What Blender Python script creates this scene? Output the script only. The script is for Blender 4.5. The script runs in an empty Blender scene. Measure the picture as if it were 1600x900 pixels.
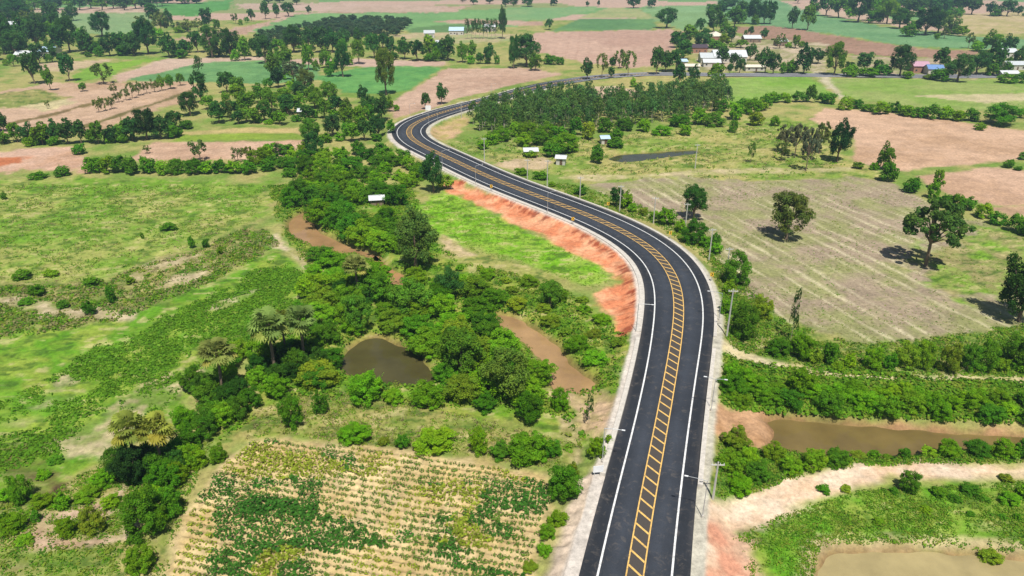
import bpy, math, random
import numpy as np

# ------------------------------------------------------------------ camera, sky, sun, exposure
SC = bpy.context.scene
F, HOR, CAMH = 1120.0, -70.0, 69.0            # focal length and horizon row for a 1600 x 900 frame, flying height
PITCH = math.atan((450 - HOR) / F)
cam_d = bpy.data.cameras.new('camera'); cam = bpy.data.objects.new('camera', cam_d)
SC.collection.objects.link(cam); SC.camera = cam
cam.location = (0, 0, CAMH); cam.rotation_euler = (math.pi / 2 - PITCH, 0, 0)
cam_d.sensor_width = 36; cam_d.lens = 36 * F / 1600; cam_d.clip_start = 0.5; cam_d.clip_end = 60000
SUN_EL = math.radians(62); SUN_AZ = math.radians(-82)       # the sun stands behind the camera, a little to the right
sx, sy, sz = math.cos(SUN_AZ) * math.cos(SUN_EL), math.sin(SUN_AZ) * math.cos(SUN_EL), math.sin(SUN_EL)
W = bpy.data.worlds.new('World'); SC.world = W; W.use_nodes = True
wn = W.node_tree.nodes; bg = wn['Background']
sky = wn.new('ShaderNodeTexSky'); sky.sky_type = 'NISHITA'; sky.sun_disc = False
sky.sun_elevation = SUN_EL; sky.sun_rotation = math.pi / 2 - SUN_AZ; sky.altitude = 100
W.node_tree.links.new(sky.outputs[0], bg.inputs[0]); bg.inputs[1].default_value = 0.06
sun_d = bpy.data.lights.new('sun', 'SUN'); sun_d.energy = 5.0; sun_d.angle = math.radians(0.53); sun_d.color = (1, .96, .89)
sun = bpy.data.objects.new('sun', sun_d); SC.collection.objects.link(sun)
from mathutils import Vector, Matrix
sun.rotation_euler = Vector((sx, sy, sz)).to_track_quat('Z', 'Y').to_euler(); sun.location = (0, 0, 200)
SC.view_settings.view_transform = 'Standard'; SC.view_settings.look = 'None'
SC.view_settings.exposure = 0.2; SC.view_settings.gamma = 1
SC.cycles.max_bounces = 6; SC.cycles.transparent_max_bounces = 6; SC.cycles.volume_bounces = 0
SC.cycles.use_denoising = True
random.seed(7); RNG = np.random.default_rng(7)
COL = SC.collection

# ------------------------------------------------------------------ helpers
def lin(c):
    c = np.asarray(c, float) / 255
    return np.where(c <= .04045, c / 12.92, ((c + .055) / 1.055) ** 2.4)
def alb(r, g, b): return lin((r, g, b)) / 1.38
CP, SP = math.cos(PITCH), math.sin(PITCH)
def G(u, v, z=0.0):
    "point of the level z that the surveyed picture point (u, v) stands for"
    x = (u - 800) / F; y = -(v - 450) / F
    dx, dy, dz = x, CP + y * SP, -SP + y * CP
    t = (z - CAMH) / dz
    return np.array([dx * t, dy * t])
def scale_at(v):                                # (pixels per metre across, pixels per metre upright) at ground row v
    s = CP * (v - HOR) / CAMH
    dep = PITCH + math.atan((v - 450) / F)
    return s, s * math.cos(dep) / math.cos(dep - PITCH) * 1.0
def poly(pts, z=0.0): return np.array([G(u, v, z) for u, v in pts])

def hash2(ix, iy, seed):
    h = (ix.astype(np.int64) * 374761393 + iy.astype(np.int64) * 668265263 + seed * 1442695041) & 0x7fffffff
    h = (h ^ (h >> 13)) * 1274126177 & 0x7fffffff
    h = (h ^ (h >> 16)) * 60493 & 0x7fffffff
    return (h & 0xffff) / 65535.0
def vnoise(x, y, seed=0):
    x = np.asarray(x, float); y = np.asarray(y, float)
    fx, fy = np.floor(x), np.floor(y); tx, ty = x - fx, y - fy
    tx = tx * tx * (3 - 2 * tx); ty = ty * ty * (3 - 2 * ty)
    a = hash2(fx, fy, seed); b = hash2(fx + 1, fy, seed); c = hash2(fx, fy + 1, seed); d = hash2(fx + 1, fy + 1, seed)
    return (a * (1 - tx) + b * tx) * (1 - ty) + (c * (1 - tx) + d * tx) * ty
def fbm(x, y, seed=0, o=4):
    s = 0; a = .5; t = 0
    for i in range(o):
        s = s + a * vnoise(x, y, seed + i * 17); t += a; a *= .55; x = x * 2.03 + 11.3; y = y * 2.03 - 7.7
    return s / t
def sstep(a, b, x):
    t = np.clip((x - a) / (b - a), 0, 1); return t * t * (3 - 2 * t)

def sdist(P, x, y):
    "signed distance to polygon P (negative inside)"
    d = np.full(x.shape, 1e18); ins = np.zeros(x.shape, bool)
    n = len(P)
    for i in range(n):
        ax, ay = P[i]; bx, by = P[(i + 1) % n]
        ex, ey = bx - ax, by - ay; wx, wy = x - ax, y - ay
        t = np.clip((wx * ex + wy * ey) / (ex * ex + ey * ey + 1e-12), 0, 1)
        d = np.minimum(d, (wx - ex * t) ** 2 + (wy - ey * t) ** 2)
        c = ((ay <= y) & (by > y)) | ((by <= y) & (ay > y))
        if abs(ey) > 1e-12: ins ^= c & (x < ax + (y - ay) / ey * ex)
    d = np.sqrt(d); return np.where(ins, -d, d)

def smooth_line(pts, step=2.0, k=4, rounds=2):
    P = np.asarray(pts, float)
    def res(P):
        seg = np.hypot(*np.diff(P[:, :2], axis=0).T); L = np.r_[0, np.cumsum(seg)]
        s = np.linspace(0, L[-1], max(3, int(L[-1] / step)))
        return np.stack([np.interp(s, L, P[:, i]) for i in range(P.shape[1])], 1)
    P = res(P)
    for _ in range(rounds):
        Q = np.pad(P, ((k, k), (0, 0)), mode='reflect', reflect_type='odd')
        w = np.hanning(2 * k + 3)[1:-1]; w /= w.sum()
        P = np.stack([np.convolve(Q[:, i], w, 'valid') for i in range(P.shape[1])], 1)
    return res(P)

def mesh_np(name, verts, faces_flat, nside, mats=(), attrs=None, smooth=False, mat_idx=None):
    me = bpy.data.meshes.new(name)
    verts = np.asarray(verts, np.float32); ff = np.asarray(faces_flat, np.int32).ravel()
    nf = len(ff) // nside
    me.vertices.add(len(verts)); me.vertices.foreach_set('co', verts.ravel())
    me.loops.add(len(ff)); me.loops.foreach_set('vertex_index', ff)
    me.polygons.add(nf); me.polygons.foreach_set('loop_start', np.arange(0, nf * nside, nside, dtype=np.int32))
    if mat_idx is not None: me.polygons.foreach_set('material_index', np.asarray(mat_idx, np.int32))
    if smooth: me.polygons.foreach_set('use_smooth', np.ones(nf, bool))
    for m in mats: me.materials.append(m)
    if attrs:
        for k, a in attrs.items():
            at = me.color_attributes.new(k, 'FLOAT_COLOR', 'POINT')
            a4 = np.ones((len(verts), 4), np.float32); a4[:, :3] = a
            at.data.foreach_set('color', a4.ravel())
    me.update(calc_edges=True); me.validate()
    return me
def link(name, data, parent=None, loc=None, rz=None, scale=None):
    o = bpy.data.objects.new(name, data); COL.objects.link(o)
    if parent is not None: o.parent = parent
    if loc is not None: o.location = loc
    if rz is not None: o.rotation_euler = (0, 0, rz)
    if scale is not None: o.scale = scale
    return o
def tag(o, label=None, cat=None, group=None, kind=None):
    if label: o['label'] = label
    if cat: o['category'] = cat
    if group: o['group'] = group
    if kind: o['kind'] = kind
    return o

class MB:
    "collects small solids, then becomes one mesh"
    def __init__(s): s.v = []; s.f = []
    def add(s, vs, fs):
        n = len(s.v); s.v += [tuple(p) for p in vs]; s.f += [tuple(i + n for i in f) for f in fs]; return s
    def box(s, c, d, rz=0.0, bev=0.0):
        cx, cy, cz = c; hx, hy, hz = d[0] / 2, d[1] / 2, d[2] / 2; co, si = math.cos(rz), math.sin(rz)
        vs = []
        for z in (-hz, hz):
            for x, y in ((-hx, -hy), (hx, -hy), (hx, hy), (-hx, hy)): vs.append((cx + x * co - y * si, cy + x * si + y * co, cz + z))
        return s.add(vs, [(3, 2, 1, 0), (4, 5, 6, 7), (0, 1, 5, 4), (1, 2, 6, 5), (2, 3, 7, 6), (3, 0, 4, 7)])
    def tube(s, pts, rad, n=8):
        pts = [Vector(p) for p in pts]; rings = []
        for i, p in enumerate(pts):
            d = (pts[min(i + 1, len(pts) - 1)] - pts[max(i - 1, 0)]).normalized()
            a = d.orthogonal().normalized() if abs(d.z) < .99 else Vector((1, 0, 0)); a = (a - d * a.dot(d)).normalized(); b = d.cross(a)
            rings.append([p + (a * math.cos(t * math.tau / n) + b * math.sin(t * math.tau / n)) * rad[i] for t in range(n)])
        vs = [q for r in rings for q in r]; fs = []
        for i in range(len(pts) - 1):
            for t in range(n): fs.append((i * n + t, i * n + (t + 1) % n, (i + 1) * n + (t + 1) % n, (i + 1) * n + t))
        fs.append(tuple(range(n))[::-1]); fs.append(tuple((len(pts) - 1) * n + t for t in range(n)))
        return s.add(vs, fs)
    def mesh(s, name, mat):
        me = bpy.data.meshes.new(name); me.from_pydata(s.v, [], s.f); me.materials.append(mat); me.update(); return me
    def build(s, name, mat, parent=None): return link(name, s.mesh(name, mat), parent)

# ------------------------------------------------------------------ materials
def new_mat(name):
    m = bpy.data.materials.new(name); m.use_nodes = True; nt = m.node_tree
    return m, nt, nt.nodes['Principled BSDF']
def N(nt, t, **k):
    n = nt.nodes.new(t)
    for a, b in k.items(): setattr(n, a, b)
    return n
def noise_factor(nt, co, scale, lo, hi, detail=3, rough=.6):
    n = N(nt, 'ShaderNodeTexNoise'); n.inputs['Scale'].default_value = scale; n.inputs['Detail'].default_value = detail; n.inputs['Roughness'].default_value = rough
    nt.links.new(co, n.inputs['Vector'])
    r = N(nt, 'ShaderNodeMapRange'); r.inputs['From Min'].default_value = .3; r.inputs['From Max'].default_value = .7
    r.inputs['To Min'].default_value = lo; r.inputs['To Max'].default_value = hi
    nt.links.new(n.outputs[0], r.inputs['Value']); return r.outputs[0], n
def mul_col(nt, col, fac):
    m = N(nt, 'ShaderNodeVectorMath', operation='SCALE'); nt.links.new(col, m.inputs[0]); nt.links.new(fac, m.inputs['Scale']); return m.outputs[0]
def mat_ground():
    m, nt, b = new_mat('ground_soil_and_grass')
    at = N(nt, 'ShaderNodeAttribute', attribute_name='Col'); ge = N(nt, 'ShaderNodeNewGeometry')
    f1, n1 = noise_factor(nt, ge.outputs['Position'], 1.1, .66, 1.34, 6, .75)
    f2, n2 = noise_factor(nt, ge.outputs['Position'], .16, .85, 1.15, 3, .6)
    c = mul_col(nt, mul_col(nt, at.outputs['Color'], f1), f2)
    nt.links.new(c, b.inputs['Base Color']); b.inputs['Roughness'].default_value = .95; b.inputs['Specular IOR Level'].default_value = .1
    bp = N(nt, 'ShaderNodeBump'); bp.inputs['Strength'].default_value = .7; bp.inputs['Distance'].default_value = .25
    nt.links.new(n1.outputs[0], bp.inputs['Height']); nt.links.new(bp.outputs[0], b.inputs['Normal'])
    return m
def mat_plain(name, col, rough=.8, var=.15, scale=2.0, metal=0, bump=0, obj=False):
    m, nt, b = new_mat(name)
    if obj: co = N(nt, 'ShaderNodeTexCoord').outputs['Object']
    else: co = N(nt, 'ShaderNodeNewGeometry').outputs['Position']
    rgb = N(nt, 'ShaderNodeRGB'); rgb.outputs[0].default_value = (*col, 1)
    f, n = noise_factor(nt, co, scale, 1 - var, 1 + var, 5, .65)
    nt.links.new(mul_col(nt, rgb.outputs[0], f), b.inputs['Base Color'])
    b.inputs['Roughness'].default_value = rough; b.inputs['Metallic'].default_value = metal
    if bump:
        bp = N(nt, 'ShaderNodeBump'); bp.inputs['Strength'].default_value = bump; bp.inputs['Distance'].default_value = .05
        nt.links.new(n.outputs[0], bp.inputs['Height']); nt.links.new(bp.outputs[0], b.inputs['Normal'])
    return m
def mat_leaf():
    m, nt, b = new_mat('foliage')
    at = N(nt, 'ShaderNodeAttribute', attribute_name='Col'); oi = N(nt, 'ShaderNodeObjectInfo')
    mx = N(nt, 'ShaderNodeVectorMath', operation='MULTIPLY'); nt.links.new(at.outputs['Color'], mx.inputs[0]); nt.links.new(oi.outputs['Color'], mx.inputs[1])
    nt.links.new(mx.outputs[0], b.inputs['Base Color']); b.inputs['Roughness'].default_value = .7; b.inputs['Specular IOR Level'].default_value = .02
    tr = N(nt, 'ShaderNodeBsdfTranslucent'); hs = N(nt, 'ShaderNodeHueSaturation'); hs.inputs['Hue'].default_value = .485; hs.inputs['Value'].default_value = 1.5
    nt.links.new(mx.outputs[0], hs.inputs['Color']); nt.links.new(hs.outputs[0], tr.inputs['Color'])
    ms = N(nt, 'ShaderNodeMixShader'); ms.inputs[0].default_value = .38
    nt.links.new(b.outputs[0], ms.inputs[1]); nt.links.new(tr.outputs[0], ms.inputs[2]); nt.links.new(ms.outputs[0], nt.nodes['Material Output'].inputs['Surface'])
    return m
def mat_water(name, col, rough=.06, wave=.25, scale=1.2):
    m, nt, b = new_mat(name)
    ge = N(nt, 'ShaderNodeNewGeometry'); rgb = N(nt, 'ShaderNodeRGB'); rgb.outputs[0].default_value = (*col, 1)
    f, n = noise_factor(nt, ge.outputs['Position'],   .12, .72, 1.25, 5, .6)
    nt.links.new(mul_col(nt, rgb.outputs[0], f), b.inputs['Base Color'])
    b.inputs['Roughness'].default_value = rough; b.inputs['IOR'].default_value = 1.33
    w = N(nt, 'ShaderNodeTexNoise'); w.inputs['Scale'].default_value = scale; w.inputs['Detail'].default_value = 3
    nt.links.new(ge.outputs['Position'], w.inputs['Vector'])
    bp = N(nt, 'ShaderNodeBump'); bp.inputs['Strength'].default_value = wave; bp.inputs['Distance'].default_value = .03
    nt.links.new(w.outputs[0], bp.inputs['Height']); nt.links.new(bp.outputs[0], b.inputs['Normal'])
    return m
def mat_asphalt():
    m, nt, b = new_mat('asphalt')
    at = N(nt, 'ShaderNodeAttribute', attribute_name='Col'); ge = N(nt, 'ShaderNodeNewGeometry')
    f1, n1 = noise_factor(nt, ge.outputs['Position'], 9, .75, 1.3, 4, .7)
    f2, n2 = noise_factor(nt, ge.outputs['Position'], .35, .88, 1.15, 4, .6)
    f3, n3 = noise_factor(nt, ge.outputs['Position'], .06, .82, 1.22, 3, .5)
    base = mul_col(nt, mul_col(nt, mul_col(nt, at.outputs['Color'], f1), f2), f3)
    sp, n4 = noise_factor(nt, ge.outputs['Position'], .8, 0, 1, 6, .75); n4.inputs['Distortion'].default_value = .6
    r4 = N(nt, 'ShaderNodeMapRange'); r4.inputs['From Min'].default_value = .55; r4.inputs['From Max'].default_value = .72; r4.inputs['To Max'].default_value = .5; nt.links.new(n4.outputs[0], r4.inputs['Value'])
    mx = N(nt, 'ShaderNodeMix', data_type='RGBA'); nt.links.new(r4.outputs[0], mx.inputs[0]); nt.links.new(base, mx.inputs[6]); mx.inputs[7].default_value = (.17, .145, .12, 1)   # dust carried onto the road
    nt.links.new(mx.outputs[2], b.inputs['Base Color'])
    b.inputs['Roughness'].default_value = .72; b.inputs['Specular IOR Level'].default_value = .3
    bp = N(nt, 'ShaderNodeBump'); bp.inputs['Strength'].default_value = .3; bp.inputs['Distance'].default_value = .02
    nt.links.new(n1.outputs[0], bp.inputs['Height']); nt.links.new(bp.outputs[0], b.inputs['Normal'])
    return m
def mat_paint(name, col):
    m, nt, b = new_mat(name); ge = N(nt, 'ShaderNodeNewGeometry')
    rgb = N(nt, 'ShaderNodeRGB'); rgb.outputs[0].default_value = (*col, 1)
    f, n = noise_factor(nt, ge.outputs['Position'], 1.2, .82, 1.1, 4, .6)
    w, n2 = noise_factor(nt, ge.outputs['Position'], 2.6, 0, 1, 6, .8)
    r = N(nt, 'ShaderNodeMapRange'); r.inputs['From Min'].default_value = .5; r.inputs['From Max'].default_value = .68; r.inputs['To Max'].default_value = .7; nt.links.new(n2.outputs[0], r.inputs['Value'])
    mx = N(nt, 'ShaderNodeMix', data_type='RGBA'); nt.links.new(r.outputs[0], mx.inputs[0]); nt.links.new(mul_col(nt, rgb.outputs[0], f), mx.inputs[6]); mx.inputs[7].default_value = (.07, .065, .06, 1)   # worn through to the asphalt
    nt.links.new(mx.outputs[2], b.inputs['Base Color']); b.inputs['Roughness'].default_value = .65
    return m
M_GROUND = mat_ground(); M_LEAF = mat_leaf(); M_ASPH = mat_asphalt()
M_BARK = mat_plain('bark', (.16, .115, .075), .9, .3, 3, bump=.5)
M_PALEBARK = mat_plain('pale_bark', (.34, .30, .24), .9, .3, 3)
M_WHITE = mat_paint('white_road_paint', (.74, .74, .72))
M_YELLOW = mat_paint('yellow_road_paint', (.76, .47, .13))
M_CONC = mat_plain('pale_concrete', (.52, .48, .42), .85, .2, 1.5, bump=.3)
M_POLE = mat_plain('concrete_post', (.5, .48, .44), .8, .1, 4)
M_STEEL = mat_plain('galvanised_steel', (.55, .57, .58), .4, .08, 4, metal=.5)
M_LAMP = mat_plain('lamp_housing', (.75, .76, .77), .4, .05, 4)
M_SIGNY = mat_plain('yellow_sign', (.75, .45, .03), .5, .05, 4)
M_BLACK = mat_plain('black_paint', (.02, .02, .02), .5, .05, 4)
M_GLASS = mat_plain('window_glass', (.03, .04, .05), .1, .1, 4)
M_DOOR = mat_plain('door_wood', (.12, .07, .04), .6, .2, 4)

# ------------------------------------------------------------------ the road line
ROAD_Z = 1.5
EL = [(880, 1010), (904, 900), (932, 787), (967, 675), (995, 562), (1003, 525), (1007, 487), (1008.5, 460), (1006, 442), (995, 417), (970, 392), (937, 372), (900, 352), (850, 327), (800, 310),
      (750, 289), (700, 266), (662, 246), (622, 227), (608, 211), (611, 197), (625, 186), (650, 177), (687, 167), (732, 156), (775, 145), (832, 128), (880, 120), (925, 114), (1010, 109), (1120, 111), (1300, 112), (1480, 114), (1640, 112)]
ER = [(1070, 1010), (1078, 900), (1086, 787), (1097, 675), (1110, 562), (1116, 525), (1120, 487), (1119, 460), (1117, 450), (1107, 422), (1087, 395), (1050, 369), (1000, 344), (950, 326), (900, 311), (850, 292),
      (800, 275), (750, 251), (700, 230), (662, 212), (662, 202), (672, 195), (700, 182), (732, 169), (775, 157), (837, 138), (900, 127), (950, 120), (1010, 116), (1120, 117), (1300, 118), (1480, 120), (1640, 118)]
el = smooth_line(poly(EL, ROAD_Z), 1.5, 4, 2); er = smooth_line(poly(ER, ROAD_Z), 1.5, 4, 2)
ctr = []
for p in el:
    d = np.hypot(*(er - p).T); j = d.argmin(); ctr.append((*((p + er[j]) / 2), d[j] / 2))
ctr = np.array(ctr); ctr[:, 2] = np.clip(ctr[:, 2], 6.0, 7.2)
RC = smooth_line(ctr, 1.5, 9, 3)                                  # x, y, half width
RT = np.gradient(RC[:, :2], axis=0); RT /= np.hypot(*RT.T)[:, None]
RN = np.stack([RT[:, 1], -RT[:, 0]], 1)                            # to the right
RS = np.r_[0, np.cumsum(np.hypot(*np.diff(RC[:, :2], axis=0).T))]
def road_z(y): return .55 + (ROAD_Z - .55) * (1 - sstep(300, 400, y))
def road_coords(x, y):
    "distance along the road and signed distance to its middle (right positive), far away = 999"
    x = np.asarray(x, float); y = np.asarray(y, float)
    s = np.zeros(x.shape); d = np.full(x.shape, 999.0); hw = np.full(x.shape, 6.5); zz = np.zeros(x.shape)
    sel = np.where((x > -75) & (x < 420) & (y > 40) & (y < 600))[0] if x.ndim else None
    for k in range(0, len(sel), 20000):
        q = sel[k:k + 20000]; px, py = x[q], y[q]
        dd = (px[:, None] - RC[None, :, 0]) ** 2 + (py[:, None] - RC[None, :, 1]) ** 2
        j = dd.argmin(1); dx, dy = px - RC[j, 0], py - RC[j, 1]
        al = dx * RT[j, 0] + dy * RT[j, 1]; la = dx * RN[j, 0] + dy * RN[j, 1]
        s[q] = RS[j] + al; d[q] = np.where(np.abs(al) < 4, la, np.sign(la) * np.sqrt(dd[np.arange(len(q)), j])); hw[q] = RC[j, 2]
        zz[q] = road_z(RC[j, 1])
    return s, d, hw, zz
def road_pt(s, off, z=0.0):
    x = np.interp(s, RS, RC[:, 0]); y = np.interp(s, RS, RC[:, 1]); nx = np.interp(s, RS, RN[:, 0]); ny = np.interp(s, RS, RN[:, 1])
    return (x + nx * off, y + ny * off, road_z(y) + z)

# ------------------------------------------------------------------ water bodies: outline at the water level
WATER = {
    'pond': dict(z=-1.3, pts=[(532, 570), (545, 548), (570, 532), (592, 527), (615, 540), (650, 548), (664, 572), (680, 598), (640, 600), (590, 600), (548, 592)], col=(.070, .062, .022), rough=.03, wave=.2,
                 label='dark green brown pond ringed by bushes beside the palms'),
    'creek': dict(z=-1.3, pts=[(452, 350), (462, 338), (484, 330), (490, 348), (500, 366), (522, 376), (545, 386), (572, 394), (592, 400), (590, 406), (568, 402), (540, 398), (505, 392), (470, 376), (455, 362)], col=(.31, .185, .085), rough=.02, wave=.2,
                  label='short muddy brown creek pool below the dark grove'),
    'stream': dict(z=-1.3, pts=[(590, 404), (600, 412), (606, 422), (620, 426), (640, 438), (634, 450), (606, 444), (594, 424), (584, 410)], col=(.33, .18, .08), rough=.05, wave=.2,
                   label='narrow muddy stream beside the big olive tree'),
    'muddy_creek': dict(z=-1.5, pts=[(768, 492), (800, 496), (840, 520), (868, 540), (890, 570), (918, 592), (932, 606), (915, 616), (868, 612), (858, 592), (846, 562), (828, 540), (796, 520), (772, 508)], col=(.33, .205, .095), rough=.02, wave=.2,
                        label='muddy brown creek reach ending at the sandy bank by the road'),
    'canal': dict(z=-1.5, pts=[(1196, 660), (1230, 656), (1300, 663), (1400, 672), (1500, 680), (1620, 686), (1640, 700), (1520, 700), (1450, 704), (1400, 714), (1330, 716), (1270, 712), (1215, 706), (1200, 694), (1216, 676)], col=(.16, .115, .04), rough=.02, wave=.12,
                  label='brown canal water running off between shrubs east of the road'),
    'fish_pond': dict(z=-1.2, pts=[(1285, 960), (1288, 872), (1330, 866), (1480, 868), (1540, 875), (1660, 884), (1700, 960)], col=(.34, .275, .13), rough=.03, wave=.1,
                      label='sandy coloured fish pond with straight banks beside the dirt track'),
    'reservoir': dict(z=-.8, pts=[(952, 250), (968, 243), (1030, 239), (1085, 235), (1092, 240), (1040, 247), (972, 254)], col=(.06, .06, .03), rough=.03, wave=.1,
                      label='small dark pond in the grass before the eucalyptus plantation'),
}
for w in WATER.values(): w['P'] = smooth_line(np.vstack([poly(w['pts'], w['z'])] + [poly(w['pts'], w['z'])[:1]]), 1.0, 2, 1)[:-1]

def height(x, y, rc=None):
    x = np.asarray(x, float); y = np.asarray(y, float)
    far = sstep(60, 400, np.hypot(x, y))
    h = (fbm(x / 24, y / 24, 3, 3) - .5) * (.7 + .9 * far) + (fbm(x / 4.5, y / 4.5, 9, 3) - .5) * .35
    s, d, hw, zz = road_coords(x, y) if rc is None else rc
    ad = np.abs(d) - hw
    bank = zz - .12 - np.clip(ad - 1.6, 0, None) * .42
    near = ad < 14
    h = np.where(near, np.maximum(h, bank), h)
    h = np.where(ad < 1.8, zz - .12 - .25 * sstep(0, 1.6, -ad), h)
    gul = (vnoise(s / .9, d / 5, 31) - .5) * sstep(1.8, 3, ad) * (1 - sstep(6, 9, ad)) * .8 * (d < 0)
    h = h + np.where(near, gul, 0)
    for w in WATER.values():
        P = w['P']; lo = P.min(0) - 8; hi = P.max(0) + 8
        q = np.where((x > lo[0]) & (x < hi[0]) & (y > lo[1]) & (y < hi[1]))[0]
        if len(q) == 0: continue
        sd = sdist(P, x[q], y[q]) + (fbm(x[q] / 3, y[q] / 3, 5, 2) - .5) * 1.2
        t = 1 - sstep(-1.6, 2.6, sd)
        roadok = sstep(0, 2.5, ad[q] - 2)
        h[q] = h[q] + t * roadok * (w['z'] - 1.0 - h[q])
    return h
def hz(x, y): return float(height(np.array([x]), np.array([y]))[0])

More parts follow.
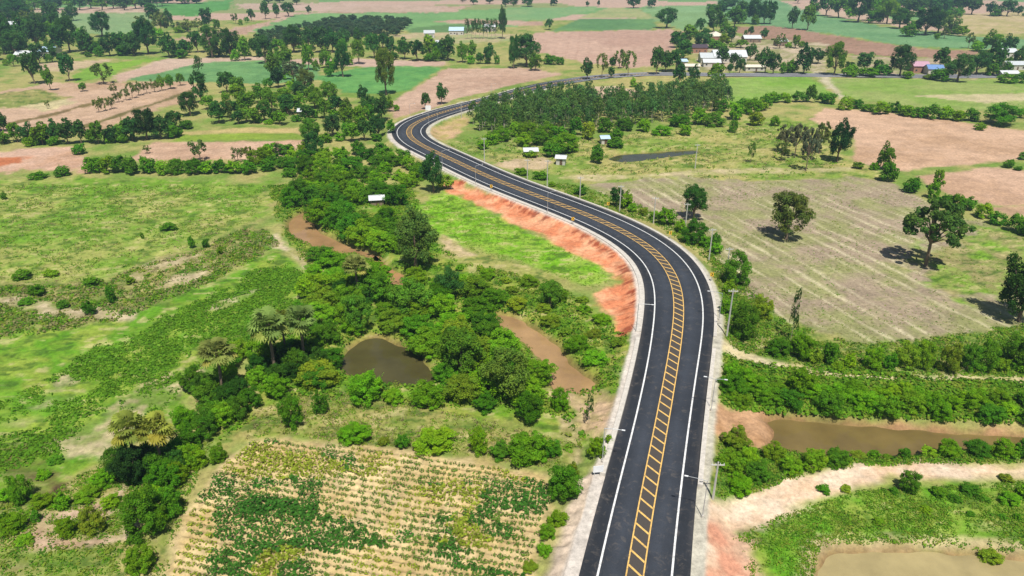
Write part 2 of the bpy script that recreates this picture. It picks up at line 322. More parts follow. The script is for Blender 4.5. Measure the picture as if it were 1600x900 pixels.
# ------------------------------------------------------------------ land cover: each parcel with its outline and its own soil or crop colour
A = alb
SOILP, SOILP2 = A(203, 172, 150), A(184, 150, 126)
PARCELS = [
    # name, label, outline, colour a, colour b, patch size, edge wobble, stripes (dx, dy picture direction, spacing m, colour, strength)
    # far plain
    ('green_field', 'pale green field far off before the top left wood', [(70, 20), (235, 20), (240, 42), (200, 54), (110, 52)], A(136, 166, 110), A(150, 172, 116), 40, 2, None),
    ('bare_field', 'pinkish strip of bare field under the far left wood', [(50, 13), (235, 9), (235, 19), (60, 22)], SOILP, A(205, 180, 155), 40, 2, None),
    ('plantation_field', 'bright green young plantation plot at the far left', [(250, 8), (362, 0), (362, 13), (300, 26), (262, 24)], A(86, 146, 66), A(100, 160, 80), 20, 2, None),
    ('bare_field', 'tan ploughed field with long strips before the far village', [(265, 62), (420, 34), (470, 22), (740, 8), (700, 20), (500, 22), (400, 50), (300, 68)], SOILP, SOILP2, 40, 2, ((1, -.18), 14, A(160, 140, 100), .6)),
    ('bare_field', 'long pink bare strip across the far plain', [(370, 6), (480, 4), (700, 9), (690, 20), (470, 18), (375, 14)], A(206, 178, 158), A(190, 165, 140), 60, 2, None),
    ('green_field', 'wide green crop field beyond the dark tree plantation', [(400, 46), (470, 22), (560, 20), (690, 20), (830, 10), (830, 40), (640, 48), (600, 36), (460, 44), (400, 60)], A(130, 172, 104), A(116, 160, 96), 60, 2, None),
    ('bare_field', 'pale tan lot around the white roofed sheds', [(610, 54), (700, 46), (800, 55), (800, 64), (720, 68), (640, 64)], A(200, 178, 140), A(160, 170, 110), 20, 2, None),
    ('green_field', 'dark green crop strip beside the row of slender trees', [(640, 44), (730, 36), (730, 52), (640, 50)], A(98, 132, 78), A(106, 142, 84), 30, 1, None),
    ('bare_field', 'pink strip beside the row of slender trees', [(680, 34), (730, 30), (850, 33), (850, 40), (730, 38)], SOILP, SOILP2, 30, 1, None),
    ('green_field', 'green field behind the pink ploughed field', [(790, 14), (930, 10), (930, 16), (850, 32), (790, 32)], A(128, 168, 108), A(140, 170, 110), 40, 1, None),
    ('green_field', 'teal green crop field crossing behind the round spreading tree', [(862, 48), (905, 29), (1022, 29), (1025, 42), (1010, 48)], A(98, 140, 86), A(112, 152, 92), 30, 1, None),
    ('dry_field', 'dry straw coloured field at the far edge', [(905, 28), (950, 12), (1000, 14), (1022, 29)], A(176, 176, 120), A(150, 165, 105), 30, 1, None),
    ('green_field', 'broad pale green field at the far right of the plain', [(1000, 10), (1110, 8), (1130, 30), (1080, 52), (1060, 46), (1024, 30)], A(132, 166, 106), A(140, 176, 120), 50, 2, None),
    ('green_field', 'long teal green field curving below the far right wood', [(1120, 0), (1215, 0), (1285, 26), (1400, 44), (1500, 56), (1620, 62), (1620, 78), (1430, 74), (1290, 52), (1200, 42), (1130, 30)], A(108, 152, 100), A(126, 166, 112), 40, 2, None),
    ('bare_field', 'tan bare strip along the foot of the far right wood', [(1255, 5), (1290, 24), (1380, 38), (1500, 54), (1500, 46), (1390, 28), (1290, 6)], A(204, 178, 150), SOILP, 30, 2, None),
    ('bare_field', 'tan dry field beyond the far right wood', [(1480, 22), (1620, 18), (1620, 52), (1500, 52)], A(204, 182, 140), A(180, 170, 110), 40, 2, None),
    ('ploughed_field', 'brown ploughed field behind the farm houses', [(1150, 42), (1210, 40), (1300, 55), (1440, 76), (1530, 80), (1520, 92), (1400, 88), (1320, 84), (1250, 80), (1190, 60), (1150, 52)], A(176, 140, 118), A(160, 128, 104), 40, 2, ((1, .12), 10, A(128, 112, 80), .5)),
    ('ploughed_field', 'large pink ploughed field beyond the road', [(800, 62), (840, 50), (1045, 46), (1068, 50), (1050, 78), (1058, 98), (990, 108), (900, 96), (850, 84), (810, 74)], A(206, 172, 150), A(192, 156, 136), 50, 2, ((.1, 1), 9, A(178, 140, 120), .5)),
    ('yard', 'pale trodden yard around the long white roofed sheds', [(1085, 70), (1150, 56), (1290, 68), (1290, 112), (1090, 110)], A(206, 186, 158), A(150, 150, 96), 14, 2, None),
    ('yard', 'pale yard beside the pink and blue roofed houses', [(1330, 88), (1530, 92), (1530, 126), (1330, 122)], A(196, 172, 146), A(140, 150, 90), 16, 2, None),
    # left mid distance
    ('green_field', 'vivid yellow green paddy beside the two dark trees', [(110, 118), (150, 100), (260, 90), (190, 108), (180, 116), (120, 128)], A(138, 176, 60), A(124, 164, 62), 30, 1, None),
    ('bare_field', 'tan wedge of bare field beside the vivid paddy', [(60, 100), (180, 92), (150, 100), (110, 112), (60, 112)], SOILP, A(200, 180, 140), 20, 1, None),
    ('bare_field', 'light pink bare strip above the teal green crops', [(178, 118), (262, 91), (410, 89), (410, 95), (320, 98), (210, 124), (182, 132)], A(206, 180, 158), SOILP, 30, 1, None),
    ('green_field', 'teal green crop field behind the lone column tree', [(200, 124), (310, 98), (420, 94), (500, 104), (500, 126), (420, 132), (330, 128), (250, 136)], A(104, 150, 92), A(120, 164, 100), 14, 1, None),
    ('green_field', 'green cane field behind the tall lone tree', [(490, 122), (560, 106), (650, 100), (692, 106), (640, 140), (600, 146), (540, 144)], A(92, 150, 80), A(112, 166, 88), 14, 1, None),
    ('bare_field', 'pink bare strip behind the green cane field', [(400, 92), (560, 92), (700, 96), (690, 104), (560, 104), (420, 98)], SOILP, A(206, 178, 158), 30, 1, None),
    ('ploughed_field', 'wide tan ploughed field left of the far trees', [(-40, 150), (80, 128), (300, 128), (312, 150), (150, 206), (20, 212), (-40, 200)], A(208, 176, 148), A(192, 160, 128), 40, 2, None),
    ('grass_field', 'green grassy plot amid the tan ploughed land', [(-40, 150), (60, 140), (112, 154), (80, 166), (-40, 170)], A(138, 150, 76), A(166, 156, 96), 20, 2, None),
    ('bare_field', 'pale sandy patch amid the tan ploughed land', [(30, 166), (110, 155), (120, 160), (70, 172)], A(214, 198, 150), A(196, 184, 140), 20, 2, None),
    ('field_bund', 'dark earth bund between the tan ploughed plots', [(100, 205), (300, 141), (306, 142), (110, 208)], A(126, 116, 70), A(116, 108, 64), 10, 1, None),
    ('field_bund', 'low weedy bund crossing the tan ploughed land', [(-30, 202), (190, 148), (192, 151), (-30, 207)], A(136, 120, 76), A(126, 108, 70), 10, 1, None),
    ('ploughed_field', 'pink ploughed field running up to the bend of the road', [(600, 168), (640, 142), (700, 106), (832, 106), (880, 116), (820, 128), (740, 148), (660, 172), (620, 184)], A(206, 174, 150), A(192, 158, 134), 30, 1, ((1, -.3), 8, A(184, 150, 126), .4)),
    ('dry_strip', 'dry straw strip above the yellow green plot', [(278, 204), (470, 199), (470, 208), (285, 210)], A(198, 178, 120), A(170, 160, 100), 15, 1, None),
    ('green_plot', 'yellow green plot below the leafy grove', [(285, 210), (470, 208), (472, 218), (268, 221)], A(144, 168, 62), A(130, 156, 60), 15, 1, None),
    ('ploughed_field', 'narrow pink ploughed field before the hedge of bushes', [(205, 246), (240, 222), (475, 221), (480, 245), (330, 250), (210, 252)], A(212, 178, 150), A(196, 160, 132), 20, 1, None),
    ('bare_yard', 'pink bare earth yard left of the hedge', [(-60, 244), (30, 232), (110, 232), (138, 252), (134, 270), (60, 262), (-60, 282)], A(216, 180, 156), A(200, 160, 130), 15, 2, None),
    ('red_earth_patch', 'red orange earth heap on the bare yard', [(-60, 250), (20, 246), (50, 243), (30, 254), (-60, 270)], A(206, 130, 88), A(196, 120, 80), 8, 2, None),
    # grass left
    ('meadow', 'broad green and straw meadow left of the dark grove', [(-200, 284), (120, 276), (420, 286), (440, 310), (400, 345), (300, 388), (210, 424), (130, 442), (-200, 446)], A(118, 160, 48), A(168, 174, 92), 12, 3, None),
    ('scrub_land', 'dry scrubby bank with pale soil below the meadow', [(-200, 446), (130, 442), (300, 388), (400, 345), (440, 380), (330, 440), (180, 500), (-200, 530)], A(164, 158, 96), A(116, 136, 62), 6, 3, None),
    ('scrub_slope', 'bright green scrub slope falling to the palms', [(-240, 530), (180, 500), (330, 440), (440, 380), (500, 440), (420, 530), (310, 610), (200, 700), (80, 770), (-240, 800)], A(104, 156, 38), A(150, 172, 66), 6, 3, None),
    ('scrub_corner', 'rough green and earthy corner at the near left', [(-260, 800), (80, 770), (200, 700), (300, 690), (290, 790), (250, 960), (-260, 960)], A(128, 152, 62), A(172, 164, 100), 5, 3, None),
    ('soil_patch', 'pale bare soil under the scrub bank bushes', [(-30, 458), (70, 470), (130, 478), (190, 484), (185, 496), (110, 492), (60, 488), (-30, 470)], A(210, 192, 156), A(176, 164, 120), 3, 3, None),
    ('soil_patch', 'pale streak of bare soil along the scrub bank', [(190, 432), (250, 410), (300, 398), (305, 406), (240, 428), (200, 444)], A(208, 190, 150), A(170, 160, 110), 3, 3, None),
    ('soil_patch', 'pale scar on the scrub bank near the grove path', [(238, 452), (290, 428), (330, 420), (330, 428), (270, 450)], A(206, 188, 150), A(170, 160, 110), 3, 3, None),
    ('soil_patch', 'pinkish bare scar on the bright scrub slope', [(318, 485), (345, 468), (400, 455), (360, 480), (330, 492)], A(206, 188, 160), A(150, 160, 90), 3, 3, None),
    ('soil_patch', 'pale gully scars across the scrub slope above the fan palms', [(96, 690), (180, 636), (230, 612), (300, 582), (330, 566), (320, 590), (250, 634), (190, 670), (130, 704)], A(198, 182, 140), A(120, 148, 62), 3, 4, None),
    ('soil_patch', 'light soil streak low on the scrub slope', [(60, 610), (110, 578), (120, 590), (100, 612), (66, 650)], A(200, 184, 144), A(110, 148, 56), 3, 4, None),
    ('soil_patch', 'pale stony scar left of the twin palms', [(76, 684), (150, 692), (190, 700), (185, 714), (140, 712), (90, 700)], A(204, 188, 148), A(140, 152, 80), 3, 4, None),
    ('burnt_patch', 'dark burnt scrub patch on the near left slope', [(-30, 690), (30, 700), (60, 720), (100, 745), (90, 760), (40, 740), (-30, 735)], A(92, 66, 56), A(120, 128, 60), 4, 4, None),
    ('footpath', 'pale footpath coming down from the creek pool', [(425, 368), (436, 362), (450, 386), (480, 408), (508, 436), (500, 442), (470, 416), (440, 392)], A(212, 194, 160), A(180, 170, 116), 5, 1.5, None),
    ('footpath', 'pinkish soil path curving through the near left scrub', [(-60, 796), (60, 800), (130, 796), (180, 770), (196, 762), (192, 776), (150, 806), (80, 812), (74, 840), (130, 842), (190, 838), (206, 806), (214, 812), (204, 846), (140, 858), (64, 862), (40, 890), (24, 886), (50, 850), (56, 814), (-60, 808)], A(212, 186, 158), A(190, 158, 130), 4, 1.5, None),
    # middle
    ('shrub_land', 'shaded shrub land around the pond and creek', [(420, 290), (640, 290), (700, 400), (870, 440), (990, 540), (960, 640), (890, 720), (500, 690), (330, 690), (430, 530), (510, 440), (440, 360)], A(110, 152, 40), A(160, 166, 76), 5, 3, None),
    ('sand_bank', 'pale sandy bank at the end of the muddy creek', [(866, 612), (932, 612), (990, 640), (975, 680), (930, 690), (890, 640)], A(206, 176, 142), A(170, 160, 100), 5, 2, None),
    ('footpath', 'narrow pale path from the sandy bank to the crop field', [(868, 650), (884, 646), (900, 680), (908, 722), (896, 724), (888, 690)], A(214, 194, 160), A(186, 170, 120), 4, 1, None),
    ('grass_strip', 'olive grass strip above the row crops', [(330, 700), (400, 640), (500, 610), (700, 640), (880, 680), (890, 740), (700, 708), (530, 690), (430, 676), (390, 684), (340, 730)], A(136, 150, 70), A(170, 162, 96), 6, 3, None),
    ('lawn', 'vivid green lawn inside the bend of the road', [(646, 326), (700, 300), (745, 318), (800, 346), (870, 380), (940, 416), (962, 436), (930, 452), (850, 424), (800, 404), (740, 392), (690, 372)], A(120, 178, 32), A(154, 186, 70), 5, 3, None),
    ('dry_grass', 'olive dry grass below the vivid lawn', [(690, 374), (740, 392), (800, 404), (850, 424), (930, 454), (900, 450), (800, 440), (720, 412)], A(150, 158, 76), A(170, 168, 96), 6, 3, None),
    ('soil_patch', 'pale sandy bare patch beside the big olive tree', [(690, 366), (700, 370), (730, 392), (745, 398), (720, 402), (696, 392)], A(214, 190, 150), A(180, 170, 110), 3, 1, None),
    ('red_embankment', 'red orange eroded soil bank inside the bend', [(690, 280), (740, 296), (800, 318), (860, 340), (930, 376), (980, 412), (1000, 450), (1004, 530), (972, 526), (950, 490), (928, 458), (962, 440), (940, 414), (870, 380), (800, 346), (745, 318), (704, 300)], A(240, 178, 136), A(226, 142, 100), 4, 1.5, None),
    ('crop_field', 'straw coloured row crop field beside the road', [(245, 960), (275, 850), (300, 780), (350, 718), (392, 684), (430, 680), (530, 692), (700, 714), (858, 744), (862, 790), (845, 840), (835, 960)], A(216, 192, 144), A(202, 176, 122), 4, 1, None),
    ('gravel_verge', 'pale gravel verge between the row crops and the road', [(820, 1000), (850, 890), (878, 830), (905, 760), (936, 734), (945, 740), (930, 800), (905, 905), (890, 1000)], A(228, 206, 182), A(210, 190, 168), 5, 1, None),
    # right of the road
    ('grass_land', 'mixed grass land between the bend and the plantation', [(700, 215), (760, 235), (930, 215), (1180, 185), (1260, 180), (1330, 250), (1400, 285), (1200, 290), (930, 290), (830, 268), (740, 240)], A(134, 160, 66), A(180, 172, 104), 12, 2, None),
    ('soil_patch', 'pale trodden clearing around the white shelter', [(768, 258), (800, 250), (850, 244), (868, 254), (850, 264), (810, 266)], A(212, 188, 154), A(190, 170, 130), 5, 1, None),
    ('soil_patch', 'dry sandy verge inside the far bend', [(668, 212), (690, 196), (724, 182), (734, 186), (720, 205), (700, 218), (680, 222)], A(210, 176, 136), A(180, 166, 100), 6, 1, None),
    ('footpath', 'light track along the top of the striped field', [(860, 278), (920, 272), (1000, 274), (1080, 268), (1200, 262), (1330, 262), (1330, 268), (1200, 270), (1080, 276), (930, 282)], A(204, 188, 146), A(170, 170, 104), 6, 1, None),
    ('striped_field', 'grey brown field with pale furrow lines and lone trees', [(915, 288), (1000, 282), (1060, 277), (1190, 284), (1330, 278), (1396, 288), (1480, 332), (1620, 372), (1640, 520), (1480, 532), (1350, 545), (1230, 505), (1140, 455), (1110, 395), (1020, 342), (940, 302)], A(172, 154, 130), A(156, 156, 104), 10, 2, ((1, .52), 4.6, A(226, 214, 176), .78)),
    ('grass_patch', 'bright green grass under the spreading lone tree', [(1420, 400), (1500, 360), (1640, 350), (1640, 450), (1500, 470), (1440, 440)], A(126, 166, 52), A(160, 152, 100), 7, 5, None),
    ('grass_margin', 'weedy green margin below the striped field', [(1120, 450), (1230, 505), (1350, 540), (1480, 528), (1660, 500), (1660, 600), (1400, 590), (1200, 566), (1120, 540)], A(112, 150, 52), A(150, 150, 84), 7, 3, None),
    ('ploughed_field', 'large pink ploughed field right of the hedge', [(1262, 186), (1290, 170), (1350, 172), (1500, 190), (1640, 208), (1640, 246), (1520, 256), (1400, 268), (1335, 254), (1330, 214)], A(214, 178, 148), A(196, 160, 128), 30, 1, None),
    ('ploughed_field', 'pink ploughed plot below the weedy bund', [(1425, 276), (1560, 260), (1650, 275), (1650, 316), (1540, 322), (1480, 304)], A(212, 176, 148), A(198, 162, 132), 25, 1, None),
    ('ploughed_field', 'small tan ploughed corner below the pink plot', [(1545, 326), (1650, 318), (1650, 342), (1600, 344)], A(206, 172, 140), A(190, 158, 126), 20, 1, None),
    ('green_field', 'green pasture before the roadside houses', [(1132, 122), (1260, 119), (1310, 150), (1250, 154), (1140, 162), (1130, 140)], A(128, 168, 64), A(150, 176, 90), 20, 1, None),
    ('green_field', 'green paddy land right of the pale lane', [(1290, 122), (1640, 126), (1640, 170), (1480, 172), (1310, 152)], A(136, 166, 74), A(156, 170, 96), 20, 1, None),
    ('bare_strip', 'pale dry strip across the right paddy land', [(1425, 149), (1500, 148), (1640, 146), (1640, 156), (1540, 160)], A(206, 192, 150), A(186, 180, 130), 20, 1, None),
    ('footpath', 'pale lane running down past the green pasture', [(1268, 112), (1282, 112), (1300, 128), (1322, 152), (1312, 154), (1290, 132)], A(206, 196, 166), A(190, 180, 140), 10, 1, None),
    ('dry_field', 'golden dry grass field behind the eucalyptus plantation', [(910, 132), (1000, 120), (1080, 118), (1130, 124), (1130, 140), (1000, 160), (930, 160)], A(188, 174, 112), A(164, 168, 96), 14, 1, None),
    ('bare_field', 'pale pinkish bare lot behind the eucalyptus plantation', [(924, 136), (960, 134), (1002, 142), (985, 156), (935, 158)], A(222, 196, 168), A(212, 184, 152), 20, 1, None),
    ('dirt_track', 'narrow pale track beyond the dense canal shrubs', [(1116, 538), (1130, 540), (1200, 562), (1300, 580), (1400, 586), (1660, 588), (1660, 598), (1400, 597), (1290, 592), (1190, 572), (1114, 552)], A(224, 208, 168), A(206, 190, 136), 6, 1, None),
    ('canal_bank', 'earthy red banks of the canal', [(1104, 638), (1200, 640), (1400, 655), (1660, 664), (1660, 694), (1450, 700), (1330, 716), (1200, 708), (1100, 690)], A(204, 162, 124), A(182, 140, 100), 4, 2, None),
    ('shrub_land', 'green shrub land on the near bank of the canal', [(1100, 690), (1200, 704), (1330, 714), (1450, 700), (1660, 694), (1660, 726), (1400, 726), (1280, 738), (1180, 770), (1110, 790)], A(104, 150, 44), A(150, 150, 80), 5, 3, None),
    ('grass_land', 'green grass between the dirt track and the fish pond', [(1140, 830), (1210, 806), (1260, 782), (1340, 764), (1400, 750), (1660, 748), (1700, 960), (1180, 960), (1170, 860)], A(104, 160, 36), A(152, 170, 72), 5, 3, None),
    ('dirt_track', 'broad pinkish dirt track joining the road', [(1084, 800), (1140, 786), (1180, 768), (1230, 746), (1290, 734), (1340, 726), (1400, 723), (1660, 724), (1660, 747), (1400, 748), (1345, 760), (1262, 778), (1212, 806), (1180, 824), (1146, 834), (1168, 850), (1186, 960), (1060, 960), (1078, 870)], A(246, 222, 194), A(230, 196, 162), 6, 1.5, None),
    ('red_earth_patch', 'red stained earth at the mouth of the dirt track', [(1098, 850), (1120, 835), (1150, 850), (1160, 880), (1150, 940), (1100, 940)], A(222, 160, 130), A(214, 176, 146), 3, 4, None),
    ('pond_bank', 'pale earth rim of the fish pond', [(1246, 960), (1252, 845), (1272, 832), (1400, 836), (1660, 844), (1720, 900), (1720, 960)], A(206, 190, 144), A(182, 168, 120), 3, .8, None),
    ('pond_slope', 'weedy brown inner slope of the fish pond', [(1268, 960), (1274, 862), (1292, 849), (1400, 851), (1540, 856), (1660, 862), (1720, 920), (1720, 960)], A(132, 142, 70), A(176, 154, 108), 2.5, .8, None),
]

# ------------------------------------------------------------------ the land: one fan-shaped sheet out to the horizon, cut along the parcels
core = np.radians(np.arange(-39.5, 39.51, .098))
out = np.radians(np.array([1.5, 3.5, 6.5, 11, 17, 25, 34]))
ang = np.r_[core[0] - out[::-1], core, core[-1] + out]
vs_ = np.arange(1140, -42, -1.75)
dist = []
for v in vs_: dist.append(G(800, v)[1])
dist = np.r_[np.array(dist), [3400, 4600, 7000, 12000]]
AA, DD = np.meshgrid(ang, dist)
gx = (DD * np.tan(np.clip(AA, -1.36, 1.36))).ravel(); gy = DD.ravel()
NR, NC = AA.shape
RCO = road_coords(gx, gy)
gz = height(gx, gy, RCO)
# ridges of the row crop field
CR0, CR1 = G(430, 682), G(855, 748); CRD = (CR1 - CR0) / np.hypot(*(CR1 - CR0)); CRN = np.array([-CRD[1], CRD[0]])
cp_ = poly([(250, 940), (280, 845), (304, 782), (352, 722), (394, 688), (430, 684), (530, 696), (700, 717), (855, 748), (858, 790), (842, 845), (825, 940)])
q = np.where((gx > cp_[:, 0].min()) & (gx < cp_[:, 0].max()) & (gy > cp_[:, 1].min()) & (gy < cp_[:, 1].max()))[0]
rr = (gx[q] - CR0[0]) * CRN[0] + (gy[q] - CR0[1]) * CRN[1]
gz[q] += sstep(.2, -.6, sdist(cp_, gx[q], gy[q])) * (.11 * np.cos(rr / 1.25 * math.tau) + .12 * (vnoise(gx[q] / .5, gy[q] / .5, 91) - .5))
tex_w = fbm(gx / 9, gy / 9, 41, 4); tex_f = fbm(gx / 2.2, gy / 2.2, 43, 3); tex_l = fbm(gx / 60, gy / 60, 47, 3)
c0, c1 = A(124, 152, 66), A(178, 170, 106)
t = sstep(.35, .65, .6 * tex_w + .4 * tex_l)[:, None]
gcol = c0 * (1 - t) + c1 * t
# the far plain is a patchwork of plots
far = gy > 600
ix, iy = np.floor((gx + gy * .25) / 190), np.floor((gy - gx * .2) / 120)
hsh = hash2(ix, iy, 5)[:, None]
farc = np.where(hsh < .35, SOILP, np.where(hsh < .7, A(120, 164, 96), A(150, 160, 100)))
gcol = np.where((far & (gy > 900))[:, None], farc, gcol)
region = np.zeros(len(gx), np.int16)
wobx = fbm(gx / 5, gy / 5, 51, 3) - .5
for k, (nm, lab, pts, ca, cb, psz, wob, stripes) in enumerate(PARCELS):
    P = poly(pts); lo = P.min(0) - 12; hi = P.max(0) + 12
    q = np.where((gx > lo[0]) & (gx < hi[0]) & (gy > lo[1]) & (gy < hi[1]))[0]
    dd = np.median(P[:, 1])
    wa = wob * (1 + .004 * dd)
    sd = sdist(P, gx[q], gy[q]) + wobx[q] * wa * 2.2
    feather = .5 + wob * .35 + dd * .0012
    m = sstep(feather, -feather, sd)
    n1 = fbm(gx[q] / psz, gy[q] / psz, 100 + k, 4); n2 = tex_f[q]
    t = sstep(.34, .66, .72 * n1 + .28 * n2)[:, None]
    c = ca * (1 - t) + cb * t
    c = c * (.9 + .2 * fbm(gx[q] / (psz * .25), gy[q] / (psz * .25), 300 + k, 3))[:, None]
    if nm != 'pond_slope' and any(g in nm for g in ('meadow', 'scrub', 'grass', 'shrub', 'lawn')):
        mo = fbm(gx[q] / 3.2, gy[q] / 1.8, 400 + k, 4); st_ = sstep(.60, .76, mo)[:, None] * .6; dk = sstep(.44, .30, mo)[:, None] * .75
        c = c * (1 - st_) + A(206, 192, 136) * st_; c = c * (1 - dk) + A(78, 112, 40) * dk
    if stripes:
        (du, dv), sp, sc_, st = stripes
        m0 = np.array(pts).mean(0); a = G(*m0); b = G(m0[0] + du * 10, m0[1] + dv * 10); dr = (b - a) / np.hypot(*(b - a))
        pd = -gx[q] * dr[1] + gy[q] * dr[0] + (fbm(gx[q] / 40, gy[q] / 40, 61, 2) - .5) * .8
        ad_ = gx[q] * dr[0] + gy[q] * dr[1]
        lane = np.floor(pd / sp); ph = np.abs(pd / sp - lane - .5)
        on = sstep(.34, .47, ph + (vnoise(ad_ / 6, lane, 71) - .5) * .22) * sstep(.2, .6, vnoise(ad_ / 11, lane * 3.1, 73)) * (.35 + .65 * hash2(lane, lane * 0, 79))
        c = c * (1 - (on * st)[:, None]) + sc_ * (on * st)[:, None]
    gcol[q] = gcol[q] * (1 - m[:, None]) + c * m[:, None]
    region[q[sd < 0]] = k + 1
# verge beside the road: concrete-grey gravel, and the damp mud of the banks below water level
s_, d_, hw_, z_ = RCO
ad = np.abs(d_) - hw_
vg = (1 - sstep(1.4, 2.3 + wobx * 1.5, ad)) * (gy < 420)
vc = np.where((d_ < 0)[:, None], A(222, 212, 200), A(204, 198, 180)) * (.8 + .4 * tex_f)[:, None]
gcol = gcol * (1 - vg[:, None]) + vc * vg[:, None]
rowred = (region == [p[0] for p in PARCELS].index('red_embankment') + 1)
gl = sstep(.5, .7, vnoise(s_ / .8, d_ / 4.5, 31)) * sstep(1.5, 2.4, ad) * (1 - sstep(3.4, 5, ad)) * rowred
gcol = gcol * (1 - .8 * gl[:, None]) + A(150, 62, 40) * .8 * gl[:, None]
for w in WATER.values():
    P = w['P']; lo = P.min(0) - 6; hi = P.max(0) + 6
    q = np.where((gx > lo[0]) & (gx < hi[0]) & (gy > lo[1]) & (gy < hi[1]))[0]
    m = (1 - sstep(-.2, 1.7 + wobx[q] * 2, sdist(P, gx[q], gy[q])))[:, None] * .75
    gcol[q] = gcol[q] * (1 - m) + A(150, 118, 80) * m
i, j = np.meshgrid(np.arange(NR - 1), np.arange(NC - 1), indexing='ij')
a = (i * NC + j).ravel(); quads = np.stack([a, a + 1, a + NC + 1, a + NC], 1)
freg = region[a + NC + 1]
gv = np.stack([gx, gy, gz], 1)
def land(name, sel, label):
    ff = quads[sel]; u, inv = np.unique(ff, return_inverse=True)
    me = mesh_np(name, gv[u], inv, 4, [M_GROUND], {'Col': gcol[u]}, True)
    return tag(link(name, me), label, kind='structure')
land('ground', freg == 0, 'green and straw coloured open plain reaching to the horizon')
for k, p in enumerate(PARCELS):
    sel = freg == k + 1
    if sel.sum() > 3: land(p[0], sel, p[1])

# ------------------------------------------------------------------ water sheets
for nm, w in WATER.items():
    P = w['P']; c = P.mean(0); d = P - c; Q = P + d / np.hypot(*d.T)[:, None] * 2.2
    me = bpy.data.meshes.new(nm); me.from_pydata([(x, y, w['z']) for x, y in Q], [], [tuple(range(len(Q)))]); me.materials.append(mat_water(nm + '_water', w['col'], w['rough'], w['wave'])); me.update()
    tag(link(nm, me), w['label'], kind='structure')

# ------------------------------------------------------------------ road: asphalt, kerbs, painted lines
def ribbon(name, off0, off1, s0, s1, dz, mat, parent=None, cols=None, nx=1, step=1.5, halfrel=False):
    ss = np.arange(s0, s1, step); vv = []; cc = []
    offs = np.linspace(0, 1, nx + 1)
    for s in ss:
        hw = np.interp(s, RS, RC[:, 2])
        for t in offs:
            o0 = off0 * hw if halfrel else off0(hw) if callable(off0) else off0
            o1 = off1 * hw if halfrel else off1(hw) if callable(off1) else off1
            o = o0 + (o1 - o0) * t
            vv.append(road_pt(s, o, dz)); cc.append(cols(o / hw, s) if cols else (1, 1, 1))
    n = nx + 1; f = [(r * n + k, r * n + k + 1, (r + 1) * n + k + 1, (r + 1) * n + k) for r in range(len(ss) - 1) for k in range(nx)]
    me = mesh_np(name, vv, f, 4, [mat], {'Col': np.array(cc)}, True); return link(name, me, parent)
SEND = RS[-1]
def acol(o, s):
    b = np.array([.026, .030, .038])
    k = 1 + .45 * math.exp(-((abs(o) - .36) / .16) ** 2)                  # polished driving lanes
    k *= 1 - .30 * float(sstep(.64, .74, abs(o)))                                       # fresher shoulders
    y_ = np.interp(s, RS, RC[:, 1]); o_ = float(sstep(425, 470, y_)); b = b + np.array([.05, .042, .034]) * float(sstep(.86, 1.0, abs(o))) * float(vnoise(s / 5, o * 3, 88)); return b * k * (1 - o_) + np.array([.17, .17, .18]) * o_   # far straight paler: grazing reflection put into the asphalt colour
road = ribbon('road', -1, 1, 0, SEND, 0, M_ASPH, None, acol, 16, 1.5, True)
tag(road, 'dark asphalt two lane road winding through the fields', kind='structure')
WL = lambda hw: hw - 2.15
ribbon('edge_line', lambda h: -WL(h) - .13, lambda h: -WL(h) + .13, 0, SEND, .006, M_WHITE, road)
ribbon('edge_line', lambda h: WL(h) - .13, lambda h: WL(h) + .13, 0, SEND, .006, M_WHITE, road)
LSTART = 0; LEND = SEND - 250
ribbon('median_line', -1.10, -.92, LSTART, LEND, .006, M_YELLOW, road)
ribbon('median_line', .92, 1.10, LSTART, LEND, .006, M_YELLOW, road)
ribbon('median_asphalt', -.9, .9, LSTART, LEND, .003, mat_plain('warm_asphalt', (.06, .05, .042), .8, .25, 6), road)
bar = bpy.data.meshes.new('hatch_bar')
bar.from_pydata([(-.90, .58, 0), (-.90, .94, 0), (.90, -.58, 0), (.90, -.94, 0)], [], [(0, 3, 2, 1)]); bar.materials.append(M_YELLOW)
s = 1.0
while s < LEND:
    x, y, z = road_pt(s, 0, .009); tx = np.interp(s, RS, RT[:, 0]); ty = np.interp(s, RS, RT[:, 1])
    link('hatch_bar', bar, road, (x, y, z), math.atan2(ty, tx) - math.pi / 2); s += 2.45
def kerb(name, side, s0, s1, w, h, label, gap=.03):
    ss = np.arange(s0, s1, 1.0); vv = []; f = []
    for k, s in enumerate(ss):
        hw = np.interp(s, RS, RC[:, 2]) + gap
        for o, z in ((0, -.5), (0, h), (w, h), (w, -.5)): vv.append(road_pt(s, side * (hw + o), z))
    for r in range(len(ss) - 1):
        for k in range(3):
            q = (r * 4 + k, r * 4 + k + 1, r * 4 + 5 + k, r * 4 + 4 + k); f.append(q if side < 0 else q[::-1])
    f += [(0, 3, 2, 1) if side < 0 else (0, 1, 2, 3)]; b = (len(ss) - 1) * 4; f += [(b, b + 1, b + 2, b + 3) if side < 0 else (b + 3, b + 2, b + 1, b)]
    me = bpy.data.meshes.new(name); me.from_pydata(vv, [], f); me.materials.append(M_CONC); me.update()
    return tag(link(name, me), label, 'kerb', 'concrete kerbs along the road')
def s_at(u, v, side=0):
    p = G(u, v, ROAD_Z); d = np.hypot(*(RC[:, :2] - p).T); return RS[d.argmin()]
kerb('concrete_kerb', -1, s_at(935, 745), s_at(1003, 530), .8, .42, 'raised pale concrete edge beam where the road passes the muddy creek')
kerb('concrete_kerb', -1, s_at(1003, 520), s_at(640, 235), 1.15, .10, 'low pale concrete shoulder edge above the red soil bank')
kerb('concrete_kerb', 1, s_at(1090, 765), s_at(1112, 545), .7, .42, 'raised pale concrete edge beam where the canal meets the road')
